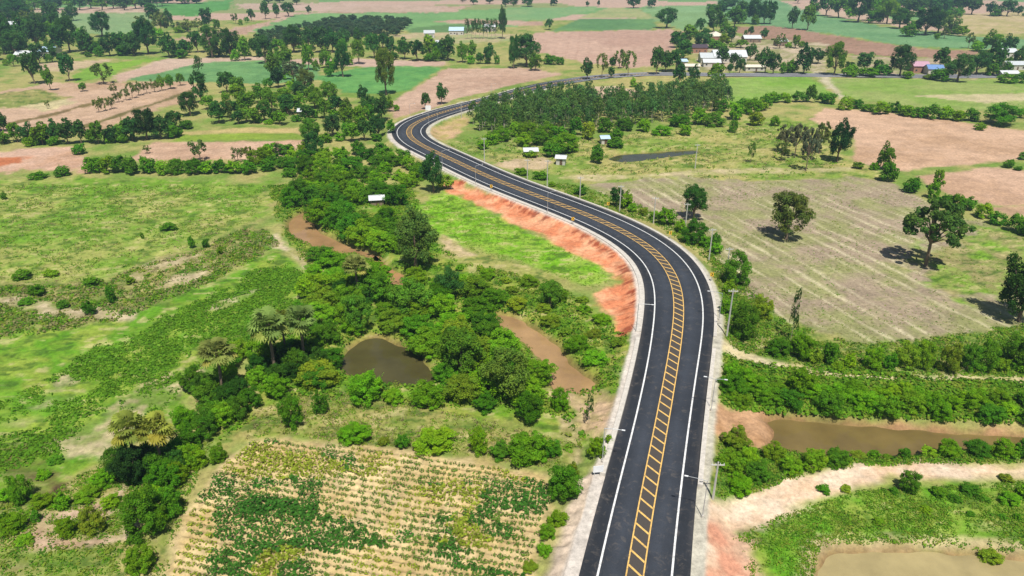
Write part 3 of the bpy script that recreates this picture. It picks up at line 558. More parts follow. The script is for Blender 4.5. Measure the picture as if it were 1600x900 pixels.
kerb('concrete_kerb', 1, s_at(1116, 525), s_at(700, 231), .6, .3, 'pale concrete gutter edge beside the roadside poles')

# ------------------------------------------------------------------ plants: prototypes
def leaf_quads(c, nrm, size, rng, aspect=1.0, cup=.25):
    n = len(c); nrm = nrm / (np.linalg.norm(nrm, axis=1, keepdims=True) + 1e-9)
    r = rng.normal(size=(n, 3)); a = np.cross(nrm, r); a /= np.linalg.norm(a, axis=1, keepdims=True) + 1e-9; b = np.cross(nrm, a)
    sa = (size * .5)[:, None]; sb = sa * aspect; k = (size * cup * .5)[:, None]
    v = np.stack([c - a * sa, c - b * sb + nrm * k, c + a * sa, c + b * sb + nrm * k], 1)
    return v.reshape(-1, 3)
def unit(n, rng):
    v = rng.normal(size=(n, 3)); return v / np.linalg.norm(v, axis=1, keepdims=True)
def crown_mesh(name, clumps, leaves, leaf, rng, up=.35, tint=.18):
    "clumps: (x, y, z, radius); each carries leaf faces over its upper and outer surface"
    C = np.asarray(clumps, float); k = len(C)
    mid = C[:, :3].mean(0)
    idx = np.repeat(np.arange(k), leaves); n = len(idx)
    d = unit(n, rng); d[:, 2] += up; d /= np.linalg.norm(d, axis=1, keepdims=True)
    rad = rng.uniform(.55, 1.08, n) ** .6
    p = C[idx, :3] + d * (C[idx, 3] * rad)[:, None] * np.array([1, 1, .95])
    nr = d * .9 + unit(n, rng) * .75 + np.array([0, 0, .35])
    sz = leaf * rng.uniform(.6, 1.3, n)
    v = leaf_quads(p, nr, sz, rng, .8)
    cl = rng.uniform(1 - tint, 1 + tint, k)[idx] * rng.uniform(.75, 1.25, n)
    warm = rng.uniform(-.12, .10, k)[idx] + rng.uniform(-.1, .1, n)
    col = np.stack([cl * (1 + warm), cl, cl * (1 - warm * .5)], 1)
    return v, np.repeat(col, 4, 0)
def trunk_mb(h0, h1, r, limbs, rng, n=6, lean=.03):
    mb = MB(); x, y = rng.uniform(-lean, lean, 2)
    mb.tube([(0, 0, -.04), (x * .3, y * .3, h0 * .5), (x, y, h0), (x * 1.3, y * 1.3, h1)], [r * 1.25, r, r * .8, r * .3], n)
    for (lx, ly, lz) in limbs:
        mb.tube([(x * .8, y * .8, h0 * .85), (lx * .5, ly * .5, (h0 + lz) * .52), (lx, ly, lz)], [r * .55, r * .38, r * .14], 5)
    return mb
def env_clumps(n, rng, cz, rx, rz, cr, shell=.55, lobes=11, low=-.7):
    "boughs spread round the crown, each bough carrying several clumps on its outer side"
    L_ = []; tries = 0
    while len(L_) < lobes and tries < 4000:
        tries += 1; d = unit(1, rng)[0]
        if d[2] < low: continue
        t = rng.uniform(shell, 1.0) * rng.uniform(.78, 1.12); p = np.array([d[0] * rx * t, d[1] * rx * t, cz + d[2] * rz * t])
        if all(np.linalg.norm((p - q) / np.array([rx, rx, rz])) > .5 for q, _ in L_) or tries > 3000: L_.append((p, d))
    out_ = []
    for k in range(n):
        p, d = L_[k % len(L_)]; e = unit(1, rng)[0]; e = e + d * .6 + np.array([0, 0, .15]); e /= np.linalg.norm(e)
        r = rng.uniform(.2, .48) * rx
        out_.append((p[0] + e[0] * r, p[1] + e[1] * r, p[2] + e[2] * r * rz / rx, cr * rng.uniform(.6, 1.15)))
    return out_
def shoots(v, c, cl, rng, n, leaf):
    "young shoots standing out of the crown"
    V = [v]; C_ = [c]
    for k in range(n):
        x, y, z, r = cl[rng.integers(len(cl))]; d = np.array([x, y, .25 + .5 * rng.uniform()]) + rng.normal(size=3) * .12; d /= np.linalg.norm(d)
        m = 9; t_ = np.linspace(.2, 1, m)[:, None]; p = np.array([x, y, z]) + d * t_ * (r + rng.uniform(.05, .14)) + rng.normal(size=(m, 3)) * .012
        V.append(leaf_quads(p, unit(m, rng) + np.array([0, 0, .5]), leaf * rng.uniform(.7, 1.2, m), rng, .6)); C_.append(np.repeat(np.full((m, 3), rng.uniform(1.05, 1.4)), 4, 0))
    return np.vstack(V), np.vstack(C_)
PROTO = {}
def add_proto(kind, crown_v, crown_c, trunk_mesh=None):
    bark = M_PALEBARK if kind == 'slender' else M_BARK
    n = len(crown_v) // 4
    cm = mesh_np('crown', crown_v, np.arange(n * 4), 4, [M_LEAF], {'Col': crown_c})
    whole = None
    if trunk_mesh is not None:                            # trunk and crown in one mesh for trees too small to show the two apart
        tv = np.array(trunk_mesh.v); tf = [f for f in trunk_mesh.f if len(f) == 4]
        q = np.array(tf) + len(crown_v)
        vv = np.vstack([crown_v, tv]); cc = np.vstack([crown_c, np.ones((len(tv), 3))])
        mi = np.r_[np.zeros(n, int), np.ones(len(q), int)]
        whole = mesh_np('tree', vv, np.vstack([np.arange(n * 4).reshape(-1, 4), q]), 4, [M_LEAF, bark], {'Col': cc}, mat_idx=mi)
        trunk_mesh = trunk_mesh.mesh('trunk', bark)
    PROTO.setdefault(kind, []).append((cm, trunk_mesh, whole))
def limbs_of(cl, rng, k): return [tuple(cl[i][:3]) for i in rng.choice(len(cl), k, replace=False)]
for sd in range(5):                                       # unit height 1, unit width 1
    rng = np.random.default_rng(100 + sd)
    cl = env_clumps(96, rng, .54, .29, .33, .085, .55, 16)
    v, c = crown_mesh('crown', cl, 105, .032, rng); v, c = shoots(v, c, cl, rng, 26, .03); add_proto('round_hi', v, c, trunk_mb(.22, .6, .03, limbs_of(cl, rng, 7), rng))
    cl = env_clumps(44, rng, .52, .28, .34, .12, .5, 12)
    v, c = crown_mesh('crown', cl, 26, .088, rng); add_proto('round_lo', v, c, trunk_mb(.18, .5, .028, limbs_of(cl, rng, 3), rng, 5))
for sd in range(4):
    rng = np.random.default_rng(200 + sd)
    cl = env_clumps(66, rng, .60, .34, .28, .06, .65, 16, -.5)
    v, c = crown_mesh('crown', cl, 100, .036, rng, .2, .25); add_proto('sparse_hi', v, c, trunk_mb(.4, .75, .022, limbs_of(cl, rng, 14), rng))
    cl = env_clumps(32, rng, .55, .31, .32, .09, .6, 11)
    v, c = crown_mesh('crown', cl, 22, .075, rng, .2, .25); add_proto('sparse_lo', v, c, trunk_mb(.35, .7, .022, limbs_of(cl, rng, 5), rng, 5))
for sd in range(5):
    rng = np.random.default_rng(300 + sd)
    cl = [(x, y, max(z, .12), r) for x, y, z, r in env_clumps(96, rng, .40, .31, .42, .095, .5, 18) if z > -.05]
    v, c = crown_mesh('crown', cl, 120, .033, rng); v, c = shoots(v, c, cl, rng, 34, .034); v[:, 2] = np.maximum(v[:, 2], -.02); add_proto('shrub_hi', v, c)
    cl = [(x, y, max(z, .15), r) for x, y, z, r in env_clumps(44, rng, .40, .30, .42, .13, .5, 12) if z > -.05]
    v, c = crown_mesh('crown', cl, 34, .085, rng); v, c = shoots(v, c, cl, rng, 14, .08); v[:, 2] = np.maximum(v[:, 2], -.02); add_proto('shrub_lo', v, c)
for sd in range(4):                                       # slender plantation tree
    rng = np.random.default_rng(400 + sd); cl = []
    for k in range(22):
        z = rng.uniform(.36, .98); r = (.42 * (1.03 - z) ** .6 + .1) * rng.uniform(.3, 1); a_ = rng.uniform(0, math.tau)
        cl.append((math.cos(a_) * r, math.sin(a_) * r, z, .13 * rng.uniform(.6, 1.2)))
    cl = [(x, y, z, r * .9) for x, y, z, r in cl]
    v, c = crown_mesh('crown', cl, 24, .075, rng, .2, .2); add_proto('slender', v, c, trunk_mb(.5, .92, .016, limbs_of(cl, rng, 4), rng, 5))

def palm_proto(sd):
    rng = np.random.default_rng(500 + sd); V = []; Cc = []
    for k in range(40):                                   # fan leaves: a pleated disc of rays on a stalk
        el_ = rng.uniform(-.7, 1.3); az = rng.uniform(0, math.tau)
        d = np.array([math.cos(az) * math.cos(el_), math.sin(az) * math.cos(el_), math.sin(el_)])
        side = np.array([-math.sin(az), math.cos(az), 0]); upv = np.cross(d, side)
        base = np.array([0, 0, .80]) + d * rng.uniform(.13, .19)
        dead = el_ < -.25
        tint = np.array([1.7, 1.35, 1.3]) * rng.uniform(.7, 1.0) if dead else np.array([1, 1, 1]) * rng.uniform(.45, 1.25)
        R_ = rng.uniform(.10, .135)
        for a_ in np.linspace(-2.2, 2.2, 12):
            e = d * math.cos(a_) + side * math.sin(a_); e = e + upv * rng.uniform(-.1, .1) - np.array([0, 0, .10]); w_ = (upv * .3 + side * math.cos(a_) - d * math.sin(a_)) * .013
            tip = base + e * R_ - np.array([0, 0, .03])
            V += [base, base + e * R_ * .55 - w_ * 1.2, tip, base + e * R_ * .55 + w_ * 1.2]; Cc += [tint] * 4
        s_w = side * .005; V += [np.array([0, 0, .80]) - s_w, np.array([0, 0, .80]) + s_w, base + s_w, base - s_w]; Cc += [tint] * 4
    t = MB(); lx = rng.uniform(-.05, .05); t.tube([(lx, 0, -.03), (lx * .5, 0, .25), (0, 0, .55), (0, 0, .82)], [.030, .022, .02, .024], 8)
    add_proto('palm', np.array(V), np.array(Cc), t)
for k in range(3): palm_proto(k)

TINT = {'R': (.054, .150, .024), 'L': (.125, .265, .018), 'S': (.130, .190, .034), 'B': (.092, .240, .012), 'b': (.170, .345, .012), 'y': (.200, .310, .018), 'O': (.125, .200, .028),
        'E': (.100, .200, .040), 'D': (.032, .090, .016), 'F': (.072, .130, .050), 'P': (.27, .36, .07), 'D2': (.050, .140, .014), 'C': (.055, .135, .022), 'g': (.145, .180, .085), 'U': (.064, .140, .026)}
LOOK = {'R': ('broadleaf_tree', 'dark green round-crowned tree', 'tree'), 'L': ('leafy_tree', 'light green leafy tree', 'tree'), 'S': ('sparse_tree', 'thin-crowned olive tree', 'tree'),
        'B': ('shrub', 'dark green dense shrub', 'shrub'), 'b': ('leafy_shrub', 'bright green leafy shrub', 'shrub'), 'y': ('scrub_bush', 'yellowish green shrub', 'shrub'),
        'E': ('eucalyptus_tree', 'slender eucalyptus tree', 'tree'), 'O': ('broadleaf_tree', 'rounded olive green tree', 'tree'), 'U': ('spreading_tree', 'spreading open tree', 'tree'), 'D2': ('shrub', 'very dark leafy shrub', 'shrub'), 'F': ('plantation_tree', 'low grey green plantation tree', 'tree'), 'D': ('dense_tree', 'very dark dense tree', 'tree'), 'C': ('slender_tree', 'slender upright tree', 'tree'),
        'P': ('sugar_palm', 'fan-leaved sugar palm', 'palm'), 'g': ('sparse_tree', 'grey green thin tree', 'tree')}
FORM = {'D2': 'shrub', 'U': 'sparse', 'F': 'round', 'O': 'round', 'R': 'round', 'L': 'round', 'D': 'round', 'S': 'sparse', 'g': 'sparse', 'B': 'shrub', 'b': 'shrub', 'y': 'shrub', 'E': 'slender', 'C': 'slender', 'P': 'palm'}
PLANTS = []                                               # collected first, labelled by size within each stand, then built
def add_plant(u, v, w, h, typ, where, label=None, jitter=True):
    "u, v: foot of the plant; w, h: its width and height in picture units at that spot"
    p = G(u, v); s = CP * (v - HOR) / CAMH; dep = PITCH + math.atan((v - 450) / F)
    wm = w / s
    form = FORM[typ]
    if form == 'shrub':
        am = h / s; hm = (am - .5 * wm * math.sin(dep)) / (.9 * math.cos(dep)); hm = min(max(hm, .4 * wm), 1.4 * wm)
        dirn = p / np.hypot(*p); p = p + dirn * wm * .32
    else:
        k = (450 - (v - h)) / F; dz = p[1] * (k * CP - SP) / (CP + k * SP); hm = CAMH + dz
        hm = max(hm - .35 * wm * math.tan(dep), .55 * hm)
        if form == 'round': p = p + p / np.hypot(*p) * wm * .12
    if form in ('round', 'sparse'): wm *= 1.12; hm *= 1.25
    PLANTS.append(dict(p=p, w=wm, h=hm, t=typ, where=where, label=label, px=max(w, h)))
def stand(where, ox, oy, items, k=.25):
    for it in items:
        x, y, w, h, t = it[:5]; add_plant(ox + x * k, oy + y * k, w * k, h * k, t, where, it[5] if len(it) > 5 else None)
        if any(g in where for g in ('wood', 'belt behind', 'grove', 'dark hedge', 'long white roofed', 'houses on the right')) and t in 'RLSDO':
            add_plant(ox + (x + random.choice((-.62, .62)) * w) * k, oy + (y + random.uniform(-6, 10)) * k, w * k * random.uniform(.6, .85), h * k * random.uniform(.45, .7), 'B' if t in 'RD' else 'b', where)
def fill(where, pts, spacing, wrange, hratio, types, avoid=(), seed=1, limit=400, low=False):
    global HUT
    HUT = G(588, 325)
    P = poly(pts); rng = np.random.default_rng(seed); lo, hi = P.min(0), P.max(0); got = []
    for _ in range(limit * 40):
        q = rng.uniform(lo, hi)
        if sdist(P, q[:1], q[1:])[0] > 0: continue
        if got and min((q[0] - g[0]) ** 2 + (q[1] - g[1]) ** 2 for g in got) < spacing ** 2: continue
        if any(sdist(w['P'], q[:1], q[1:])[0] < 1.8 for w in WATER.values()): continue
        bk = q / np.hypot(*q)
        if low and any(sdist(w['P'], q[:1] + bk[0] * k_, q[1:] + bk[1] * k_)[0] < .5 for w in WATER.values() for k_ in (3, 6, 9)): continue
        if math.hypot(q[0] - HUT[0], q[1] - HUT[1] + 4) < 9: continue
        rc = road_coords(q[:1], q[1:])
        if abs(rc[1][0]) - rc[2][0] < 3.2: continue
        if any(math.hypot(q[0] - a_[0], q[1] - a_[1]) < a_[2] for a_ in avoid): continue
        got.append(q); w = rng.uniform(*wrange); t = types[rng.integers(len(types))]
        PLANTS.append(dict(p=q, w=w, h=w * rng.uniform(*hratio), t=t, where=where, label=None, px=30))
        if len(got) >= limit: break

# ------------------------------------------------------------------ plants: where they stand
stand('in the wood around the pale blue roofed building', 0, 0, [(30, 345, 150, 230, 'R'), (20, 150, 160, 150, 'R'), (110, 160, 180, 150, 'R'), (200, 180, 150, 110, 'S'), (170, 300, 140, 180, 'R'), (240, 300, 170, 180, 'R'), (320, 160, 90, 120, 'R'), (330, 280, 120, 130, 'L'), (380, 340, 110, 150, 'R'), (440, 330, 150, 200, 'R'), (540, 340, 120, 140, 'R'), (460, 130, 80, 90, 'R'), (360, 230, 90, 140, 'R'), (60, 60, 200, 90, 'R'), (-60, 250, 180, 200, 'R'), (-120, 380, 160, 200, 'R'), (250, 400, 90, 110, 'R'), (90, 420, 70, 70, 'L'), (330, 390, 90, 90, 'R')])
stand('along the far edge of the pale green field', 0, 0, [(x, 55 + 10 * ((x // 70) % 2), 110, 75, 'R' if (x // 70) % 3 else 'L') for x in range(220, 950, 70)] + [(x, 22, 110, 40, 'R') for x in range(150, 1300, 90)])
stand('in the tree belt behind the vivid paddy', 0, 0, [(690, 350, 110, 120, 'R'), (760, 340, 100, 120, 'R'), (840, 350, 120, 130, 'R'), (930, 340, 170, 200, 'R'), (900, 230, 140, 110, 'S'), (1060, 360, 130, 130, 'R'), (1010, 210, 120, 130, 'S'), (970, 160, 110, 120, 'R'), (1055, 165, 70, 90, 'R'), (1150, 350, 90, 90, 'R'), (1240, 330, 100, 120, 'R'), (1300, 180, 90, 110, 'R'), (1330, 360, 150, 170, 'R'), (1440, 360, 150, 160, 'R'), (1530, 380, 90, 130, 'L'), (1575, 135, 50, 70, 'R'), (1475, 150, 50, 60, 'S'), (1180, 200, 100, 70, 'S'), (1110, 200, 90, 60, 'S'), (1240, 195, 80, 70, 'S'), (600, 350, 80, 70, 'R')])
stand('', 0, 0, [(640, 230, 150, 140, 'R', 'broad dark tree standing alone in the far pale green field'), (220, 525, 130, 180, 'R', 'tall dark tree at the corner of the vivid paddy'), (320, 570, 80, 130, 'L', 'lighter slim tree beside the tall dark paddy tree'),
                 (435, 505, 110, 160, 'R', 'dark upright tree before the vivid paddy'), (650, 525, 140, 130, 'S', 'bushy grey olive tree at the end of the vivid paddy'), (520, 575, 60, 50, 'L', 'small round light tree on the tan ploughed land'),
                 (715, 590, 60, 60, 'S', 'little sparse tree on the tan ploughed land'), (300, 675, 34, 50, 'S', 'thin sapling on the pale sandy patch'), (1250, 472, 80, 140, 'C', 'lone narrow tree in the teal green crop field')])
stand('in the thin row across the tan ploughed land', 0, 0, [(620, 700, 70, 85, 'S'), (660, 690, 60, 80, 'S'), (700, 680, 60, 70, 'S'), (745, 640, 60, 60, 'S'), (790, 632, 60, 70, 'S'), (830, 620, 60, 95, 'S'), (870, 602, 70, 80, 'S'), (920, 590, 60, 70, 'S'), (970, 580, 70, 70, 'S'), (1015, 572, 60, 80, 'L'), (1070, 560, 70, 80, 'L'), (1130, 540, 60, 70, 'L')])
stand('at the right end of the tan ploughed land', 0, 0, [(1260, 640, 110, 170, 'R'), (1190, 725, 140, 140, 'R'), (1370, 775, 120, 130, 'R'), (1420, 580, 130, 120, 'R'), (1500, 625, 110, 130, 'L'), (1440, 760, 60, 120, 'S'), (1310, 690, 100, 80, 'L'), (1540, 700, 110, 110, 'L'), (1590, 780, 100, 90, 'L'), (1490, 780, 90, 80, 'R')])
stand('in the dark hedge above the bare yard', 0, 0, [(-40, 830, 130, 110, 'R'), (30, 825, 80, 100, 'R'), (110, 890, 110, 110, 'L'), (190, 900, 120, 120, 'R'), (270, 905, 120, 125, 'L'), (350, 895, 110, 130, 'R'), (430, 905, 140, 140, 'R'), (510, 900, 110, 130, 'R'), (620, 905, 120, 125, 'L'), (700, 900, 110, 100, 'R'), (750, 890, 100, 100, 'L'), (830, 885, 120, 140, 'R'), (920, 875, 190, 180, 'D'), (1010, 870, 130, 130, 'R'), (1090, 805, 130, 110, 'R'), (20, 900, 90, 70, 'L'), (1060, 840, 100, 80, 'R')])
stand('on the far plain beyond the dark plantation', 400, 0, [(60, 120, 70, 100, 'R'), (130, 115, 60, 80, 'R'), (205, 105, 100, 80, 'R'), (255, 30, 60, 50, 'R'), (330, 80, 40, 40, 'R'), (1290, 12, 60, 30, 'R'), (1360, 30, 60, 40, 'R'), (1460, 25, 70, 40, 'R'), (1560, 45, 60, 50, 'R'), (80, 20, 80, 40, 'R'), (150, 18, 80, 30, 'R')])
stand('in the tall mixed grove behind the bare pink strip', 400, 0, [(60, 400, 140, 150, 'R'), (10, 360, 110, 120, 'R'), (240, 330, 150, 150, 'R'), (190, 430, 130, 120, 'L'), (120, 500, 120, 150, 'O'), (330, 440, 80, 150, 'L'), (440, 425, 95, 110, 'L'), (410, 330, 120, 140, 'R'), (480, 330, 110, 130, 'R'), (560, 300, 90, 100, 'R'), (545, 485, 120, 180, 'R'), (645, 402, 95, 140, 'L'), (240, 530, 160, 130, 'g'), (140, 550, 100, 110, 'D'), (310, 570, 130, 120, 'O'), (330, 300, 100, 110, 'R'), (640, 280, 90, 90, 'R')])
stand('in the dark belt behind the green cane field', 400, 0, [(740, 365, 110, 140, 'R'), (840, 345, 100, 100, 'R'), (930, 372, 110, 115, 'R'), (1010, 382, 120, 120, 'D'), (1090, 372, 120, 135, 'L'), (1200, 382, 120, 135, 'R'), (1140, 372, 90, 100, 'R'), (1290, 392, 85, 110, 'L'), (1350, 372, 80, 95, 'L'), (1455, 402, 80, 110, 'R'), (1400, 400, 80, 60, 'R'), (790, 300, 90, 80, 'R')])
stand('', 400, 0, [(815, 592, 150, 260, 'O', 'tall lone tree with a lit crown at the cane field edge'), (670, 645, 75, 95, 'R', 'dark round tree at the corner of the pink field by the bend'), (1160, 652, 92, 112, 'R', 'neat round tree on the pink field edge above the bend'), (1060, 682, 70, 95, 'R', 'small tree beside the white board above the bend'), (1540, 242, 64, 172, 'R', 'tall dark tree ending the row of slender trees')])
stand('in the clipped row of slender trees on the far plain', 400, 0, [(x, 242, 46, 125, 'C') for x in range(1322, 1520, 25)])
fill('in the dark plantation block on the far plain', [(400, 55), (450, 50), (500, 38), (535, 31), (638, 33), (638, 45), (620, 58), (500, 64), (420, 74)], 9.0, (11, 13), (.5, .62), 'F', seed=3, limit=150)
stand('in the leafy grove left of the far bend', 400, 0, [(30, 645, 120, 110, 'L'), (100, 700, 140, 130, 'L'), (60, 765, 120, 110, 'R'), (200, 720, 120, 120, 'R'), (180, 640, 110, 90, 'L'), (280, 625, 150, 110, 'R'), (270, 705, 110, 110, 'L'), (370, 680, 130, 130, 'L'), (460, 640, 130, 120, 'L'), (330, 765, 120, 100, 'R'), (430, 745, 110, 110, 'L'), (500, 720, 120, 110, 'R'), (560, 720, 110, 90, 'L'), (480, 850, 140, 130, 'R'), (570, 800, 120, 120, 'L'), (660, 800, 120, 130, 'L'), (720, 745, 130, 130, 'R'), (790, 760, 120, 150, 'R'), (765, 860, 130, 130, 'R'), (680, 885, 120, 120, 'R'), (600, 895, 120, 110, 'L'), (340, 895, 150, 130, 'L'), (830, 700, 80, 90, 'L'), (150, 780, 110, 80, 'L'), (-40, 700, 130, 110, 'L'), (-110, 650, 120, 110, 'L'), (-150, 740, 120, 100, 'R'), (-60, 770, 110, 90, 'L')])
stand('on the horizon side of the pink ploughed field', 800, 0, [(100, 42, 90, 60, 'R'), (10, 40, 70, 40, 'R'), (260, 36, 56, 44, 'R'), (760, 52, 120, 62, 'R'), (870, 52, 66, 60, 'R'), (540, 42, 26, 34, 'R'), (470, 44, 30, 30, 'R')])
stand('', 800, 0, [(965, 178, 152, 108, 'R', 'broad round spreading tree between the teal and pink fields'), (230, 187, 56, 62, 'R', 'small tree at the meeting of the far field tracks'), (755, 548, 56, 60, 'b', 'lone shrub on the golden dry field'), (480, 880, 120, 110, 'y', 'yellowing tree in the thicket below the plantation')])
stand('behind the long white roofed sheds', 800, 0, [(1170, 207, 75, 85, 'R'), (1260, 202, 120, 140, 'R'), (1340, 62, 140, 70, 'R'), (1300, 112, 95, 90, 'R'), (1390, 172, 115, 115, 'R'), (1440, 122, 120, 100, 'R'), (1510, 152, 145, 140, 'R'), (1575, 152, 95, 110, 'R'), (1030, 302, 110, 90, 'R'), (1110, 282, 130, 110, 'L'), (1190, 312, 130, 110, 'R'), (1070, 372, 130, 110, 'R'), (1320, 282, 90, 60, 'y'), (1370, 262, 80, 80, 'R'), (1490, 222, 50, 50, 'R'), (1575, 247, 60, 60, 'R'), (1485, 382, 90, 90, 'R'), (1430, 300, 90, 50, 'L'), (1250, 300, 100, 50, 'L')])
stand('in the clump left of the large pink field', 800, 0, [(10, 432, 80, 180, 'R'), (90, 422, 200, 180, 'R'), (145, 442, 95, 105, 'L'), (240, 407, 110, 70, 'B'), (300, 407, 70, 55, 'B')])
stand('along the straight of the far road', 800, 0, [(470, 502, 75, 115, 'R'), (560, 492, 75, 145, 'S'), (620, 492, 52, 62, 'R'), (625, 432, 60, 64, 'R'), (670, 432, 85, 115, 'S'), (725, 482, 95, 150, 'S'), (900, 472, 95, 160, 'R'), (960, 452, 100, 110, 'R'), (1020, 452, 110, 130, 'R'), (1040, 532, 95, 112, 'R'), (1130, 527, 85, 102, 'R'), (1270, 522, 115, 112, 'L'), (1310, 402, 100, 100, 'R'), (1380, 422, 66, 82, 'R'), (1420, 462, 76, 92, 'R'), (1360, 462, 56, 52, 'R'), (1580, 462, 105, 132, 'R')])
fill('in the far left wood on the plain', [(-120, 4), (330, 2), (320, 8), (70, 18), (110, 60), (60, 96), (-120, 110)], 15, (17, 24), (.75, 1.05), 'RRLR', seed=31, limit=70)
fill('in the wood at the far right edge', [(1300, 0), (1520, 2), (1500, 20), (1380, 20)], 17, (18, 24), (.75, 1.0), 'RRL', seed=32, limit=30)
# eucalyptus block: planted in rows
EP = poly([(738, 208), (738, 186), (790, 174), (850, 164), (920, 158), (940, 172), (1000, 160), (1128, 146), (1136, 168), (1060, 190), (980, 200), (900, 206), (830, 214)])
rng = np.random.default_rng(12); cnt = 0
for x in np.arange(EP[:, 0].min(), EP[:, 0].max(), 5.2):
    for y in np.arange(EP[:, 1].min(), EP[:, 1].max(), 6.0):
        q = np.array([x + rng.uniform(-1.2, 1.2), y + rng.uniform(-1.4, 1.4)])
        if sdist(EP, q[:1], q[1:])[0] > 0: continue
        rc = road_coords(q[:1], q[1:])
        if abs(rc[1][0]) - rc[2][0] < 4: continue
        PLANTS.append(dict(p=q, w=rng.uniform(6.2, 8.0), h=rng.uniform(8.5, 11.5), t='E', where='in the dense eucalyptus plantation beside the far bend', label=None, px=30)); cnt += 1
        if sdist(EP, q[:1], q[1:])[0] > -5: PLANTS[-1]['where'] = 'on the outer edge of the eucalyptus plantation'
stand('in the thicket along the foot of the plantation', 800, 0, [(-60, 890, 150, 100, 'b'), (20, 860, 120, 90, 'b'), (100, 872, 160, 110, 'b'), (220, 882, 150, 120, 'b'), (300, 892, 130, 110, 'B'), (400, 850, 130, 110, 'B'), (650, 892, 110, 90, 'B'), (580, 832, 120, 110, 'B'), (700, 822, 150, 90, 'B'), (820, 832, 120, 80, 'b'), (930, 852, 150, 70, 'b'), (1050, 802, 170, 100, 'B'), (1080, 852, 100, 80, 'b'), (1170, 782, 140, 100, 'b'), (1260, 802, 160, 100, 'B'), (1300, 702, 140, 90, 'B'), (1390, 752, 130, 120, 'b'), (1160, 742, 120, 70, 'B'), (1380, 832, 70, 90, 'B'), (1500, 722, 150, 110, 'b'), (1520, 792, 130, 100, 'y'), (1580, 682, 100, 90, 'b'), (1440, 700, 120, 80, 'B'), (180, 920, 150, 100, 'B'), (80, 930, 140, 90, 'b'), (330, 960, 200, 130, 'b'), (250, 990, 130, 100, 'B'), (-130, 910, 120, 80, 'b'), (-180, 940, 110, 70, 'b'), (530, 990, 110, 90, 'B'), (640, 930, 120, 80, 'B')])
stand('in the far right wood', 1200, 0, [(280, 52, 56, 72, 'R'), (360, 102, 135, 135, 'R'), (440, 112, 125, 115, 'L'), (560, 142, 165, 160, 'R'), (640, 132, 115, 140, 'L'), (740, 152, 145, 150, 'L'), (820, 182, 145, 112, 'R'), (880, 102, 120, 90, 'R'), (980, 222, 175, 150, 'D'), (1060, 212, 150, 120, 'R'), (1130, 222, 120, 125, 'S'), (1100, 242, 76, 62, 'S'), (870, 62, 130, 70, 'R'), (960, 82, 140, 100, 'R'), (1070, 102, 140, 110, 'R'), (1180, 92, 130, 100, 'R'), (1270, 92, 125, 100, 'R'), (760, 60, 130, 60, 'R'), (640, 40, 120, 50, 'L'), (500, 50, 120, 60, 'R'), (1000, 40, 150, 50, 'R'), (1150, 40, 150, 50, 'R')])
stand('on the tan field beyond the far right wood', 1200, 0, [(1385, 97, 82, 72, 'R'), (1490, 102, 112, 92, 'R'), (1560, 97, 62, 52, 'R'), (1500, 40, 60, 30, 'R')])
stand('', 1200, 0, [(10, 152, 84, 122, 'R', 'left one of the dark trees on the long teal field'), (150, 182, 82, 112, 'R', 'compact dark tree on the lower edge of the long teal field'), (245, 192, 104, 142, 'L', 'lighter open tree on the lower edge of the long teal field'), (185, 22, 64, 52, 'R', 'small dark tree on top of the long teal field'), (1450, 792, 250, 150, 'B', 'very large dark shrub at the corner of the pink field'), (1320, 817, 100, 55, 'y', 'grey yellow scrub bush below the very large dark shrub')])
stand('around the roadside houses on the right', 1200, 0, [(70, 302, 90, 80, 'S'), (170, 302, 72, 72, 'L'), (220, 467, 122, 162, 'R'), (30, 467, 92, 112, 'R'), (120, 462, 80, 56, 'B'), (310, 402, 92, 82, 'R'), (410, 477, 152, 182, 'L'), (600, 442, 132, 102, 'R'), (820, 482, 172, 172, 'R'), (1070, 432, 122, 122, 'R'), (1180, 517, 172, 152, 'R'), (1300, 472, 152, 132, 'R'), (1400, 472, 132, 172, 'R'), (1390, 322, 142, 112, 'L'), (1500, 322, 102, 92, 'R'), (1250, 302, 62, 92, 'S'), (1560, 412, 92, 102, 'R'), (870, 497, 92, 52, 'b'), (620, 487, 150, 44, 'b'), (1480, 525, 150, 66, 'B'), (1580, 525, 120, 66, 'B'), (680, 450, 70, 70, 'R'), (500, 460, 80, 60, 'R'), (1640, 480, 130, 150, 'R'), (1000, 500, 80, 40, 'y')])
stand('in the long hedge above the large pink field', 1200, 0, [(30, 642, 120, 72, 'b'), (100, 642, 110, 62, 'b'), (190, 642, 102, 72, 'B'), (262, 642, 96, 104, 'B'), (380, 652, 120, 82, 'B'), (480, 692, 122, 82, 'b'), (550, 682, 120, 72, 'B'), (620, 702, 104, 62, 'B'), (700, 722, 132, 82, 'b'), (780, 712, 122, 72, 'B'), (860, 732, 122, 82, 'b'), (940, 742, 122, 82, 'B'), (1020, 752, 132, 92, 'B'), (1100, 752, 122, 92, 'b'), (1180, 762, 122, 82, 'b'), (1260, 762, 122, 82, 'B'), (1590, 742, 80, 80, 'b'), (40, 792, 84, 72, 'b'), (-40, 690, 110, 70, 'b'), (330, 640, 80, 60, 'B')])
stand('in the grey tree clump on the grass land', 1200, 0, [(110, 950, 130, 150, 'g'), (165, 985, 120, 190, 'g'), (235, 1070, 110, 240, 'g'), (320, 960, 110, 170, 'S'), (430, 1010, 170, 230, 'D'), (80, 1000, 90, 110, 'S'), (270, 1000, 110, 140, 'g')])
